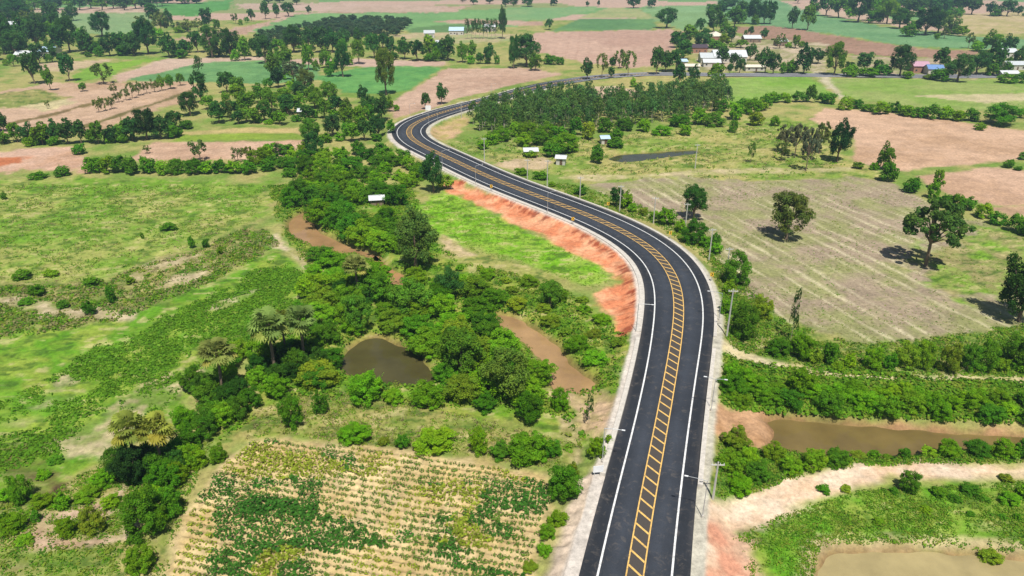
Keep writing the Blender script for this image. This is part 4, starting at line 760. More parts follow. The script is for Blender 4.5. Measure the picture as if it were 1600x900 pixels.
stand('in the hedge between the striped and pink fields', 1200, 225, [(745, 245, 135, 145, 'B'), (890, 312, 142, 112, 'B'), (1020, 345, 100, 120, 'B'), (1100, 400, 150, 92, 'B'), (1170, 410, 130, 92, 'B'), (1240, 425, 122, 92, 'B'), (1340, 475, 132, 102, 'b'), (1420, 512, 132, 92, 'B'), (1530, 562, 142, 122, 'B'), (1620, 590, 120, 110, 'B'), (560, 162, 84, 52, 'y'), (1500, 152, 92, 62, 'B'), (1590, 105, 70, 60, 'B'), (1560, 168, 66, 34, 'B'), (660, 170, 70, 60, 'b')])
stand('', 1200, 225, [(720, 170, 110, 150, 'L', 'light topped young tree in the hedge by the pink field'), (1050, 290, 90, 110, 'L', 'slim young tree rising from the field hedge'), (110, 608, 290, 280, 'O', 'rounded olive tree alone in the middle of the striped field'), (985, 760, 400, 400, 'U', 'spreading lone tree with layered branches on the striped field'), (1560, 1120, 330, 420, 'D', 'large black-green tree shading the edge of the striped field')])
stand('', 800, 225, [(1135, 482, 182, 200, 'R', 'compact round dark tree at the corner of the striped field by the road'), (1490, 117, 54, 122, 'S', 'thin tall tree on the grass above the striped field'), (650, 402, 96, 112, 'R', 'drooping banana-like tree beside the pole above the bend')])
stand('on the outer verge of the long bend', 800, 225, [(1130, 645, 192, 172, 'B'), (1270, 645, 84, 84, 'B'), (1400, 905, 215, 222, 'B'), (1270, 702, 104, 84, 'b'), (960, 522, 132, 122, 'b'), (1050, 565, 104, 92, 'b'), (715, 412, 122, 112, 'b'), (430, 332, 104, 72, 'B'), (180, 232, 122, 72, 'B'), (60, 202, 104, 62, 'b'), (250, 272, 60, 44, 'b'), (530, 122, 104, 84, 'B'), (310, 62, 200, 130, 'b'), (640, 32, 122, 62, 'B'), (750, 432, 84, 62, 'b'), (820, 455, 90, 55, 'y'), (1440, 1240, 220, 260, 'B'), (1560, 1110, 150, 160, 'y'), (1350, 960, 110, 110, 'b'), (1330, 1100, 120, 100, 'b'), (110, 90, 120, 60, 'b'), (890, 480, 90, 60, 'b'), (1200, 660, 110, 90, 'B')])
stand('', 400, 225, [(1110, 305, 165, 225, 'R', 'tall dark tree close under the road at the far bend'), (1180, 292, 122, 104, 'y', 'low olive bush beside the tall tree under the road'), (370, 105, 135, 160, 'R', 'dark tree at the right end of the pink ploughed strip'), (145, 75, 54, 90, 'C', 'slim tree on the pink ploughed strip'), (1000, 800, 280, 360, 'O', 'big loose olive tree beside the stream')])
stand('in the bush belt below the pink ploughed strip', 0, 225, [(120 * 1, 205, 10, 10, 'B')][:0] + [(600, 190, 150, 120, 'b'), (690, 195, 140, 110, 'b'), (760, 190, 130, 120, 'B'), (830, 200, 110, 110, 'B'), (930, 190, 150, 120, 'B'), (1020, 195, 120, 90, 'b'), (1110, 195, 150, 110, 'B'), (1220, 200, 150, 110, 'B'), (1300, 195, 120, 90, 'b'), (1380, 195, 130, 90, 'B'), (1470, 195, 130, 90, 'b'), (1560, 195, 120, 100, 'B'), (240, 220, 130, 60, 'B', 'low dark shrub at the lower edge of the bare yard, the flatter one'), (400, 205, 130, 70, 'B', 'rounded dark shrub at the lower right corner of the bare yard'), (500, 75, 100, 80, 'B')])
stand('on the pink ploughed strip', 0, 225, [(1255, 110, 130, 130, 'S'), (1490, 110, 90, 90, 'S'), (1560, 110, 90, 100, 'S'), (920, 60, 50, 50, 'S')])
stand('on the dry scrub bank', 0, 225, [(1200, 650, 60, 90, 'B'), (1290, 650, 60, 70, 'B'), (1380, 690, 50, 60, 'b'), (30, 350, 40, 60, 'B'), (150, 850, 140, 70, 'B'), (320, 830, 110, 60, 'b'), (580, 890, 130, 80, 'B'), (890, 590, 30, 40, 'B'), (1060, 550, 120, 50, 'B'), (700, 990, 90, 110, 'B'), (560, 1070, 100, 100, 'B'), (400, 1030, 90, 70, 'B'), (240, 950, 130, 90, 'B'), (820, 880, 80, 60, 'y'), (170, 1010, 110, 60, 'B')])
# thickets
fill('in the bush belt left of the far bend', [(395, 262), (420, 240), (500, 240), (600, 240), (650, 256), (668, 275), (640, 292), (560, 292), (480, 285)], 6.2, (6, 9.5), (.5, .75), 'BbbB', seed=21, limit=46)
fill('in the dark grove beside the creek pool', [(430, 330), (480, 296), (560, 292), (625, 310), (618, 345), (628, 395), (575, 394), (512, 372), (494, 345), (470, 325)], 4.8, (6.5, 10), (.55, .8), 'BBBb', seed=22, low=True, limit=46)
fill('in the thicket between the stream and the pond', [(505, 400), (560, 398), (600, 445), (690, 440), (780, 470), (780, 505), (740, 560), (700, 590), (660, 545), (600, 520), (540, 540), (500, 500), (470, 470)], 5.3, (4.5, 10), (.42, .65), 'bBbby', seed=23, low=True, limit=52)
fill('on the creek bank east of the pond', [(690, 600), (700, 530), (760, 500), (820, 545), (850, 595), (862, 628), (800, 650), (730, 640)], 5.0, (4.5, 9), (.5, .75), 'bbyB', seed=24, low=True, limit=30)
fill('between the muddy creek and the red soil bank', [(700, 412), (760, 420), (830, 440), (920, 466), (962, 530), (1000, 545), (985, 580), (935, 585), (880, 545), (820, 500), (770, 485), (720, 440)], 4.8, (2.8, 5.8), (.35, .55), 'bbyb', seed=25, low=True, limit=46)
fill('in the palm thicket left of the pond', [(310, 590), (400, 530), (470, 500), (525, 545), (530, 590), (480, 612), (430, 640), (370, 670), (330, 690), (290, 640)], 4.6, (4.5, 7.5), (.55, .85), 'BBbB', seed=26, low=True, limit=34)
fill('in the dense canal shrubs east of the road', [(1120, 590), (1200, 604), (1300, 618), (1450, 624), (1620, 624), (1620, 664), (1450, 654), (1330, 648), (1200, 640), (1124, 630)], 3.1, (3.6, 6.6), (.5, .75), 'bBbb', seed=27, limit=64)
fill('on the near bank of the canal', [(1112, 700), (1180, 704), (1260, 716), (1320, 724), (1270, 734), (1200, 752), (1150, 770), (1112, 780)], 3.4, (3, 5), (.5, .8), 'bBby', seed=28, limit=26)
stand('on the canal bank beside the dirt track', 1200, 675, [(420, 110, 90, 110, 'B'), (660, 140, 100, 80, 'b'), (850, 160, 110, 80, 'B'), (1000, 150, 130, 70, 'b'), (1120, 165, 170, 130, 'b'), (1290, 165, 190, 130, 'B'), (1450, 170, 170, 140, 'b'), (1580, 170, 150, 140, 'B'), (560, 170, 130, 70, 'y'), (740, 170, 90, 50, 'y')])
stand('between the dirt track and the fish pond', 1200, 675, [(980, 510, 90, 60, 'b'), (1060, 410, 130, 80, 'B'), (1250, 400, 140, 90, 'B'), (1490, 460, 150, 100, 'b'), (340, 390, 110, 60, 'B'), (480, 380, 90, 50, 'y'), (1340, 440, 90, 50, 'B'), (680, 590, 90, 40, 'b'), (1260, 530, 70, 40, 'B'), (1460, 545, 60, 40, 'B'), (1550, 550, 60, 50, 'B'), (1480, 320, 110, 60, 'y'), (1590, 420, 100, 100, 'b'), (780, 390, 80, 40, 'B'), (1160, 440, 90, 60, 'B')])
stand('', 1200, 675, [(870, 390, 150, 160, 'B', 'dark based shrub with yellow twigs at the dirt track edge'), (1390, 780, 160, 110, 'y', 'pale green bush on the rim of the fish pond'), (860, 765, 90, 40, 'B', 'low dark tuft on the fish pond bank')])
stand('beyond the narrow pale track', 1200, 450, [(200, 450, 200, 180, 'b'), (380, 490, 130, 170, 'B'), (280, 480, 110, 110, 'y'), (500, 510, 110, 110, 'b'), (640, 520, 150, 160, 'b'), (850, 515, 170, 190, 'y'), (960, 520, 150, 200, 'b'), (1110, 545, 150, 220, 'y'), (1240, 540, 150, 210, 'B'), (1340, 540, 170, 230, 'B'), (1540, 520, 230, 270, 'B'), (750, 520, 110, 130, 'B'), (1440, 530, 110, 110, 'b'), (50, 430, 170, 130, 'B'), (430, 530, 110, 80, 'b'), (1600, 540, 140, 120, 'b')])
stand('', 1200, 450, [(140, 330, 66, 330, 'C', 'tall thin bare-stemmed tree beside the striped field margin')])
stand('along the top of the row crops', 400, 450, [(620, 985, 250, 150, 'b'), (1110, 1050, 310, 150, 'b'), (920, 1020, 100, 110, 'B'), (1390, 1060, 150, 190, 'b'), (1530, 1090, 150, 130, 'B'), (1710, 870, 230, 220, 'B'), (1900, 780, 150, 160, 'b'), (230, 890, 190, 230, 'B'), (410, 790, 120, 150, 'B'), (800, 990, 90, 70, 'y'), (1700, 1130, 330, 240, 'b'), (1850, 1080, 160, 130, 'B'), (690, 740, 260, 230, 'b'), (400, 640, 330, 170, 'y'), (860, 740, 170, 120, 'b'), (1080, 770, 240, 200, 'b')])
stand('at the road side of the row crops', 800, 675, [(320, 480, 250, 270, 'B'), (280, 610, 150, 120, 'b'), (220, 700, 130, 110, 'b'), (200, 800, 110, 100, 'b'), (520, 220, 130, 150, 'b'), (110, 900, 120, 80, 'y'), (380, 300, 90, 110, 'y'), (600, 120, 60, 60, 'b')])
stand('at the left end of the row crops', 0, 675, [(930, 700, 320, 330, 'B'), (1060, 560, 240, 220, 'B'), (900, 900, 230, 200, 'b'), (1050, 380, 260, 220, 'B'), (1200, 250, 170, 190, 'b'), (830, 340, 230, 230, 'D'), (1370, 200, 130, 140, 'b'), (1130, 330, 160, 150, 'b'), (960, 460, 190, 140, 'b'), (990, 620, 160, 150, 'b')])
stand('along the near left soil path', 0, 675, [(40, 450, 130, 110, 'b'), (150, 460, 170, 220, 'b'), (290, 490, 170, 120, 'b'), (410, 490, 130, 110, 'b'), (560, 450, 190, 110, 'b'), (660, 370, 160, 130, 'b'), (100, 640, 230, 150, 'b'), (240, 570, 70, 80, 'B'), (430, 670, 150, 140, 'b'), (710, 490, 150, 110, 'b'), (30, 620, 120, 130, 'B'), (160, 710, 120, 60, 'b'), (350, 200, 110, 50, 'B'), (280, 300, 120, 70, 'b')])
stand('', 0, 675, [(605, 655, 195, 190, 'y', 'rounded yellow green bush enclosed by the near left soil path')])
stand('in the tree belt between the palms and the row crops', 0, 0, [(298, 708, 52, 50, 'B'), (325, 690, 50, 52, 'B'), (275, 728, 50, 50, 'B'), (352, 672, 44, 46, 'b'), (310, 735, 44, 42, 'b'), (290, 672, 46, 44, 'b'), (375, 660, 40, 44, 'B'), (250, 752, 56, 54, 'B')], 1)
stand('', 0, 0, [(795, 628, 92, 84, 'O', 'loose olive tree on the creek bank east of the pond'), (722, 590, 84, 78, 'L', 'bright lime green tree right of the pond'), (640, 500, 76, 62, 'L', 'lime green tree above the pond'), (560, 520, 50, 56, 'L', 'light tree between the palms and the pond'), (700, 470, 50, 48, 'R', 'dark tree in the middle of the thicket'), (860, 480, 46, 40, 'L', 'light tree above the muddy creek')], 1)
stand('', 800, 450, [(480, 850, 60, 190, 'C', 'single dark creeper-covered column tree on the sandy bank')])
# sugar palms
for (u, v, h, w, lb) in [(560, 466, 70, 52, 'fan palm standing alone beside the stream'), (432, 590, 112, 68, 'left palm of the tall pair left of the pond'), (478, 572, 98, 62, 'right palm of the tall pair left of the pond'), (352, 622, 100, 64, 'palm with a bare leaning stem on the scrub slope'),
                         (218, 742, 106, 66, 'left one of the two palms beside the row crops'), (256, 736, 98, 64, 'right one of the two palms beside the row crops'), (448, 560, 80, 50, 'smaller palm behind the tall pair left of the pond')]:
    add_plant(u, v, w, h, 'P', '', lb)
    for du, dv, w_, h_ in ((-26, 4, 46, 44), (24, 8, 44, 42), (4, 16, 48, 40)): add_plant(u + du, v + dv, w_ * v / 620, h_ * v / 620, 'D2', 'at the foot of the sugar palms')

# ------------------------------------------------------------------ plants: label and build
groups = {}
for d in PLANTS: groups.setdefault((d['where'], d['t']), []).append(d)
for (where, t), L in groups.items():
    if not where: continue
    look = LOOK[t][1]; free = [d for d in L if not d['label']]
    base = f'{look} {where}'
    for d in free: d['label'] = base; d['group'] = base
    if len(free) >= 4:
        srt = sorted(free, key=lambda d: d['w'] * d['h'])
        for d in free: d['label'] = f'mid-sized {base}'; d['group'] = f'mid-sized {base}'
        srt[-1]['label'] = f'largest {base}'; srt[0]['label'] = f'smallest {base}'; srt[-1].pop('group'); srt[0].pop('group')
    elif len(free) == 2:
        srt = sorted(free, key=lambda d: d['w'] * d['h']); srt[1]['label'] = f'larger {base}'; srt[0]['label'] = f'smaller {base}'; srt[0].pop('group'); srt[1].pop('group')
    elif len(free) == 1: free[0].pop('group')
PX = np.array([d['p'][0] for d in PLANTS]); PY = np.array([d['p'][1] for d in PLANTS]); PZ = height(PX, PY)
rng = np.random.default_rng(77)
CANOPY = []
for i, d in enumerate(PLANTS):
    t = d['t']; form = FORM[t]; p = d['p']; dist_ = np.hypot(*p)
    big = d['w'] / dist_ * F > 34 or d['h'] / dist_ * F > 46
    key = form + ('_hi' if big else '_lo') if form in ('round', 'sparse', 'shrub') else form
    protos = PROTO[key]; cm, tm, whole = protos[rng.integers(len(protos))]
    name, _, cat = LOOK[t]
    base = np.array(TINT[t]) * rng.uniform(.78, 1.22); base[0] *= rng.uniform(.82, 1.18); base[2] *= rng.uniform(.8, 1.3)
    colr = (*base, 1)
    loc = (p[0], p[1], PZ[i] - .05); rz = rng.uniform(0, math.tau)
    sc = (d['w'] * rng.uniform(.95, 1.08), d['w'] * rng.uniform(.92, 1.05), d['h'])
    if form == 'slender': sc = (d['w'] * 1.15, d['w'] * 1.15, d['h'])
    if form == 'palm': sc = (d['w'] * 1.7, d['w'] * 1.7, d['h'] * 1.05)
    if tm is not None and (big or form == 'palm'):
        e = link(name, None, None, loc, rz, sc); o = link('crown', cm, e); o.color = colr; link('trunk', tm, e)
    else:
        e = link(name, whole if whole is not None else cm, None, loc, rz, sc); e.color = colr
    tag(e, d['label'], cat, d.get('group'))

# ------------------------------------------------------------------ row crops
FP = poly([(262, 930), (285, 840), (306, 785), (352, 725), (395, 690), (430, 686), (530, 697), (700, 718), (852, 750), (856, 790), (838, 850), (815, 930)])
a_, b_ = G(430, 682), G(855, 748); rd = (b_ - a_) / np.hypot(*(b_ - a_)); rn = np.array([-rd[1], rd[0]])
cps = []
for r in np.arange(-60, 25, 1.25):
    for q in np.arange(-30, 80, .72):
        p = a_ + rd * (q + rng.uniform(-.22, .22)) + rn * (r + rng.uniform(-.16, .16))
        cps.append(p)
cps = np.array(cps); cps = cps[sdist(FP, cps[:, 0], cps[:, 1]) < 0]
den = fbm(cps[:, 0] / 7, cps[:, 1] / 4.5, 501, 3); yel = fbm(cps[:, 0] / 6, cps[:, 1] / 5, 511, 3)
# picture-surveyed lush block in the lower left of the field
lush = poly([(335, 790), (390, 776), (480, 792), (580, 826), (600, 852), (500, 866), (330, 846)]); ls = sdist(lush, cps[:, 0], cps[:, 1]) < 0
size = .74 + .44 * sstep(.42, .66, den) + .38 * ls; keep = rng.uniform(size=len(cps)) < .93 + .6 * sstep(.4, .6, den) + ls
cps, size, yel, ls, den = cps[keep], size[keep], yel[keep], ls[keep], den[keep]
ch = height(cps[:, 0], cps[:, 1])
def plant_quads(rng, n=26, leaf=.30):
    d = unit(n, rng); d[:, 2] = np.abs(d[:, 2]); c = d * rng.uniform(.25, .5, n)[:, None] * np.array([1, 1, 1.5]) + np.array([0, 0, .12])
    v = leaf_quads(c, d + np.array([0, 0, .5]), leaf * rng.uniform(.7, 1.3, n), rng, .7)
    col = np.repeat(rng.uniform(.7, 1.3, n), 4)[:, None] * np.ones(3); return v, col
cprot = []
for k in range(5):
    v, c = plant_quads(np.random.default_rng(600 + k)); cprot.append((v, c, mesh_np('cassava_plant', v, np.arange(len(v)), 4, [M_LEAF], {'Col': c})))
order = np.argsort(-(size / np.hypot(cps[:, 0], cps[:, 1])))
sv, scol = [], []
CT = lambda i: np.array((.24, .31, .03)) if (yel[i] > .56 and not ls[i]) else np.array((.055, .170, .022)) if size[i] > .98 else np.array((.130, .225, .035))
for k, i in enumerate(order):
    tint = CT(i) * rng.uniform(.8, 1.2); z = ch[i] - .02; sz_ = size[i] * rng.uniform(.85, 1.15)
    v, c, me = cprot[k % 5]
    if k < 300:
        o = link('cassava_plant', me, None, (*cps[i], z), rng.uniform(0, math.tau), (sz_ * 1.1, sz_ * 1.1, sz_)); o.color = (*tint, 1)
        st = 'yellowish' if tint[0] > .15 else 'green'
        tag(o, f'{st} leafy crop plant standing large in the straw coloured row crop field', 'crop plant', f'{st} large crop plants in the row crop field')
    else:
        an = rng.uniform(0, math.tau); co, si = math.cos(an), math.sin(an); w_ = v * sz_ * np.array([1.1, 1.1, 1]); w_ = np.stack([w_[:, 0] * co - w_[:, 1] * si, w_[:, 0] * si + w_[:, 1] * co, w_[:, 2]], 1)
        sv.append(w_[:72] + np.array([*cps[i], z])); scol.append(c[:72] * tint)
if sv:
    v = np.vstack(sv); tag(link('crop_rows', mesh_np('crop_rows', v, np.arange(len(v)), 4, [M_LEAF], {'Col': np.vstack(scol)})), 'rows of smaller crop plants across the straw coloured field', 'crops', kind='stuff')

# ------------------------------------------------------------------ ground cover: low scrub and tufts nobody could count
BARE = [poly(p[2]) for p in PARCELS if p[0] in ('soil_patch', 'footpath', 'dirt_track', 'sand_bank',  'red_earth_patch', 'red_embankment')]
def cover(name, pts, n, r0, r1, cols, label, seed, leaves=9, clump=6.0, thresh=.5, hfac=.7, leaf=.55):
    P = poly(pts); rng = np.random.default_rng(seed); lo, hi = P.min(0), P.max(0); got = np.zeros((0, 2))
    while len(got) < n:
        # denser where the picture is nearer
        q = np.stack([rng.uniform(lo[0], hi[0], 6000), rng.uniform(lo[1], hi[1], 6000)], 1)
        q = q[sdist(P, q[:, 0], q[:, 1]) < 0]
        q = q[fbm(q[:, 0] / clump, q[:, 1] / clump, seed, 3) + rng.uniform(-.2, .2, len(q)) > thresh]
        for w in WATER.values(): q = q[sdist(w['P'], q[:, 0], q[:, 1]) > 1.2]
        for P_ in BARE: q = q[(sdist(P_, q[:, 0], q[:, 1]) > -.2) | (rng.uniform(size=len(q)) < .12)]
        rc = road_coords(q[:, 0], q[:, 1]); q = q[np.abs(rc[1]) - rc[2] > 2.6]
        got = np.vstack([got, q])
        if len(q) == 0: break
    got = got[:n]; m = len(got); z = height(got[:, 0], got[:, 1]); R_ = rng.uniform(r0, r1, m) * (1 + np.hypot(*got.T) * .001)
    idx = np.repeat(np.arange(m), leaves); k = len(idx)
    d = unit(k, rng); d[:, 2] = np.abs(d[:, 2]) * .8 + .05
    c = np.c_[got[idx], z[idx]] + d * R_[idx][:, None] * np.array([1, 1, hfac]) * rng.uniform(.5, 1, k)[:, None]
    v = leaf_quads(c, d + np.array([0, 0, .4]) + unit(k, rng) * .4, R_[idx] * leaf * rng.uniform(.7, 1.3, k), rng, .7)
    cols = np.array(cols); cl = cols[rng.integers(len(cols), size=m)][idx] * rng.uniform(.8, 1.2, k)[:, None]
    tag(link(name, mesh_np(name, v, np.arange(len(v)), 4, [M_LEAF], {'Col': np.repeat(cl, 4, 0)})), label, 'ground cover', kind='stuff')
gB, gb, gy_, gd = (.085, .215, .016), (.150, .30, .02), (.21, .28, .035), (.28, .26, .11)
cover('low_scrub', [(-60, 660), (60, 600), (180, 520), (300, 470), (400, 420), (440, 400), (500, 450), (420, 530), (320, 580), (250, 640), (120, 700), (-60, 760)], 4600, .35, .95, [(.10, .24, .016), (.15, .30, .02), (.12, .27, .018)], 'low leafy scrub spread over the bright slope', 701, 9, 6, .52, .5)
cover('meadow_tufts', [(-100, 286), (420, 290), (400, 340), (300, 385), (130, 440), (-100, 444)], 5200, .25, .7, [gb, gb, gy_, gB, gd], 'grass tufts scattered over the broad meadow', 702, 6, 5, .44, .4)
cover('bank_scrub', [(-60, 448), (130, 444), (300, 392), (400, 350), (440, 380), (330, 440), (180, 500), (-60, 540)], 2600, .35, 1.0, [gB, gd, gy_, gb], 'dry scrub tufts along the bank below the meadow', 703, 8, 4, .45)
cover('undergrowth', [(420, 290), (640, 292), (690, 380), (720, 410), (870, 440), (990, 540), (960, 640), (890, 720), (880, 650), (700, 636), (560, 622), (420, 640), (340, 690), (430, 530), (500, 440), (440, 360)], 6600, .35, 1.1, [gB, gb, gb, gy_], 'tangled undergrowth around the pond and creek', 704, 9, 6, .5)
cover('near_tufts', [(-60, 780), (80, 770), (200, 700), (330, 690), (290, 790), (250, 930), (-60, 930)], 2600, .2, .6, [gb, gy_, gB], 'rough weeds in the near left corner', 705, 8, 4, .47)
cover('track_weeds', [(1130, 850), (1210, 810), (1340, 766), (1640, 752), (1660, 930), (1180, 930)], 4200, .18, .5, [gB, gb, gb, gy_], 'weeds and grass tufts beside the fish pond', 706, 7, 4, .42, .6)
cover('canal_undergrowth', [(1100, 560), (1600, 600), (1660, 660), (1400, 650), (1110, 636)], 4200, .5, 1.2, [gB, gb, gb, gy_], 'undergrowth among the canal shrubs', 707, 9, 6, .3)
cover('bank_weeds', [(1100, 692), (1330, 716), (1640, 696), (1640, 724), (1400, 724), (1290, 732), (1180, 768), (1104, 790)], 2200, .25, .7, [gb, gB, gy_], 'leafy weeds on the near canal bank', 708, 8, 4, .35)
cover('field_weeds', [(930, 300), (1060, 280), (1190, 286), (1330, 280), (1396, 290), (1480, 334), (1640, 372), (1640, 520), (1480, 530), (1350, 540), (1240, 500), (1150, 455), (1110, 390)], 4200, .18, .42, [gb, gB, gd, gy_], 'thin weeds along the furrows of the striped field', 709, 5, 9, .5, .5)
cover('margin_weeds', [(1110, 400), (1230, 505), (1350, 540), (1480, 525), (1640, 500), (1640, 595), (1300, 580), (1120, 540)], 3400, .3, .8, [gb, gB, gy_], 'leafy weeds on the margin below the striped field', 710, 8, 5, .42)
cover('grass_tufts', [(380, 700), (400, 640), (500, 600), (700, 640), (880, 690), (885, 735), (700, 706), (520, 688), (430, 674)], 1800, .2, .55, [gb, gy_, gd], 'grass tufts on the olive strip above the row crops', 711, 8, 4, .42)
cover('lawn_tufts', [(650, 330), (700, 306), (745, 322), (800, 350), (940, 420), (955, 436), (930, 452), (850, 424), (740, 392)], 2000, .2, .45, [gb, gb, gy_], 'grass tufts on the vivid lawn', 712, 5, 6, .42, .5)
cover('verge_weeds', [(930, 330), (1020, 350), (1090, 395), (1110, 430), (1124, 480), (1120, 540), (1180, 540), (1160, 440), (1100, 370), (1000, 320), (880, 285), (860, 290)], 1600, .3, .8, [gb, gB, gy_], 'weeds along the outer verge of the long bend', 713, 8, 4, .4)
cover('plain_scrub', [(690, 225), (760, 250), (830, 270), (930, 280), (1180, 280), (1330, 270), (1250, 190), (1180, 190), (930, 215), (740, 215)], 1800, .4, 1.0, [gb, gB, gy_, gd], 'scrubby tufts on the grass land by the shelter', 714, 6, 10, .48, .5)

# ------------------------------------------------------------------ buildings
RW = {'white': (.58, .60, .61), 'grey': (.50, .53, .54), 'blue': (.16, .27, .50), 'pink': (.50, .30, .36), 'dark': (.07, .05, .06), 'pale_blue': (.45, .60, .72), 'cream': (.68, .62, .50), 'rust': (.35, .19, .12)}
RMAT = {k: mat_plain(k + '_roof_sheet', v, .45, .12, 1.2) for k, v in RW.items()}
WMAT = {'white': mat_plain('white_plaster', (.50, .47, .42), .9, .12, 1.0), 'brick': mat_plain('brick_wall', (.33, .17, .11), .9, .2, 2.0), 'wood': mat_plain('weathered_boards', (.22, .16, .11), .9, .25, 2.0)}
def building(name, u, v, wpx, dm, hm, rz, roof, wall, label, cat='house', shape='gable', open_=False):
    p = G(u, v); s = CP * (v - HOR) / CAMH; w = wpx / s; z = hz(*p)
    e = link(name, None, None, (p[0], p[1] + dm / 2, z), rz); tag(e, label, cat)
    hw, hd = w / 2, dm / 2; rise = min(dm, w) * .22; ov = .5
    if open_:
        for x in (-hw + .2, 0, hw - .2):
            for y in (-hd + .2, hd - .2): MB().box((x, y, hm / 2), (.22, .22, hm)).build('post', WMAT['wood'], e)
    else:
        MB().box((0, 0, hm / 2 - .15), (w, dm, hm + .3)).build('wall', WMAT[wall], e)
        if shape == 'gable': MB().add([(-hw, -hd, hm), (-hw, hd, hm), (-hw, 0, hm + rise * .97), (hw, -hd, hm), (hw, hd, hm), (hw, 0, hm + rise * .97)], [(0, 2, 1), (3, 4, 5)]).build('gable_end', WMAT[wall], e)
        dr = MB().box((hw * .1, -hd - .02, 1.0), (1.0, .08, 2.0)).build('door', M_DOOR, e)
        MB().box((hw * .1 + .38, -hd - .09, 1.0), (.06, .06, .16)).build('handle', M_STEEL, dr)
        n = max(2, int(w / 3.2))
        for k in range(n):
            x = -hw + (k + .5) * w / n
            if abs(x - hw * .1) < 1.1: continue
            wf = MB().box((x, -hd - .02, 1.55), (1.2, .07, 1.1)).build('window', WMAT['wood'], e); MB().box((x, -hd - .05, 1.55), (1.0, .06, .9)).build('pane', M_GLASS, wf)
    th = .1
    if shape == 'hip':
        r = max(w - dm, 0) / 2; X, Y = hw + ov, hd + ov
        MB().add([(-X, -Y, hm), (X, -Y, hm), (X, Y, hm), (-X, Y, hm), (-r - .05, 0, hm + rise * 1.3), (r + .05, 0, hm + rise * 1.3)], [(0, 1, 5, 4), (1, 2, 5), (2, 3, 4, 5), (3, 0, 4), (3, 2, 1, 0)]).build('roof', RMAT[roof], e)
    else:
        X, Y = hw + ov, hd + ov; zl = hm - rise * ov / hd if not open_ else hm
        ro = MB().add([(-X, -Y, zl), (X, -Y, zl), (X, 0, hm + rise), (-X, 0, hm + rise), (X, Y, zl), (-X, Y, zl), (-X, -Y, zl + th), (X, -Y, zl + th), (X, 0, hm + rise + th), (-X, 0, hm + rise + th), (X, Y, zl + th), (-X, Y, zl + th)],
                      [(6, 7, 8, 9), (9, 8, 10, 11), (3, 2, 1, 0), (5, 4, 2, 3), (0, 1, 7, 6), (4, 5, 11, 10), (0, 6, 9, 3), (3, 9, 11, 5), (1, 2, 8, 7), (2, 4, 10, 8)]).build('roof', RMAT[roof], e)
        MB().box((0, 0, hm + rise + th + .03), (w + 2 * ov, .35, .08)).build('ridge_cap', RMAT[roof], ro)
    return e
building('field_hut', 588, 322, 20, 3.2, 2.0, .2, 'white', 'wood', 'small hut with a bright white roof among the dark grove', 'hut')
building('shelter', 829, 246, 20, 4.0, 2.2, .1, 'white', 'wood', 'open white roofed shelter on the trodden clearing', 'shelter', open_=True)
building('field_hut', 877, 258, 14, 3.0, 2.6, -.2, 'white', 'white', 'tiny white box hut right of the open shelter', 'hut')
building('field_hut', 945, 226, 12, 4.0, 2.4, .1, 'pale_blue', 'white', 'tiny pale blue roofed hut below the eucalyptus plantation', 'hut')
building('field_hut', 473, 184, 14, 4.0, 2.8, .1, 'white', 'wood', 'tiny white roofed hut in the leafy grove', 'hut')
building('long_shed', 1142, 98, 50, 16, 4.2, -.06, 'white', 'white', 'longest white roofed shed of the farm by the far road', 'shed')
building('farm_shed', 1112, 98, 32, 12, 3.6, -.06, 'grey', 'white', 'grey roofed shed joined to the longest white shed', 'shed')
building('farm_shed', 1113, 104, 26, 8, 3.0, -.06, 'white', 'white', 'low white shed in front of the grey roofed one', 'shed')
building('farm_shed', 1092, 83, 26, 9, 4.0, -.05, 'dark', 'brick', 'dark roofed shed at the left end of the farm', 'shed')
building('farm_kiosk', 1067, 103, 12, 6, 3.2, .2, 'pale_blue', 'white', 'pale blue roofed kiosk between trees by the far road', 'kiosk')
building('roadside_stall', 1082, 110, 22, 5, 2.8, 0, 'cream', 'white', 'cream roofed stall right beside the kiosk', 'stall')
building('roadside_stall', 1180, 111, 30, 5, 2.8, 0, 'cream', 'white', 'cream roofed long stall right of the farm sheds', 'stall')
building('house', 1120, 64, 22, 14, 4.2, .1, 'cream', 'brick', 'brick house with a pale pyramid roof behind the farm', 'house', 'hip')
building('house', 1176, 66, 26, 10, 3.6, 0, 'white', 'wood', 'white roofed low house among far yard trees', 'house')
building('house', 1222, 72, 16, 9, 4.0, .1, 'grey', 'wood', 'small grey roofed house before the brown ploughed field', 'house')
building('house', 1441, 113, 24, 12, 4.2, -.1, 'pink', 'brick', 'pink roofed house beside the right roadside trees', 'house')
building('house', 1464, 117, 22, 10, 3.4, -.2, 'blue', 'white', 'blue roofed house joined to the pink roofed one', 'house')
building('house', 1580, 90, 20, 12, 4.0, 0, 'white', 'white', 'white roofed house at the far right tree line', 'house')
building('farm_shed', 1588, 110, 30, 8, 3.4, 0, 'grey', 'white', 'grey roofed long shed at the right edge', 'shed')
building('farm_shed', 1578, 122, 26, 6, 2.6, 0, 'white', 'white', 'low white shed below the grey long one', 'shed')
building('warehouse', 72, 88, 24, 12, 4.2, -.1, 'pale_blue', 'white', 'pale blue roofed building in the left wood', 'building')
building('farm_shed', 36, 92, 26, 10, 3.4, .1, 'white', 'white', 'white roofed shed left of the pale blue building', 'shed')
building('farm_shed', 20, 46, 24, 14, 4.0, .1, 'white', 'white', 'pale roofed shed deep in the left wood', 'shed')
building('house', 713, 55, 22, 12, 4.0, 0, 'pale_blue', 'white', 'pale blue roofed house left of the slender tree row', 'house')
building('house', 670, 60, 16, 12, 4.0, .1, 'grey', 'white', 'small grey roofed house on the pale tan lot', 'house')
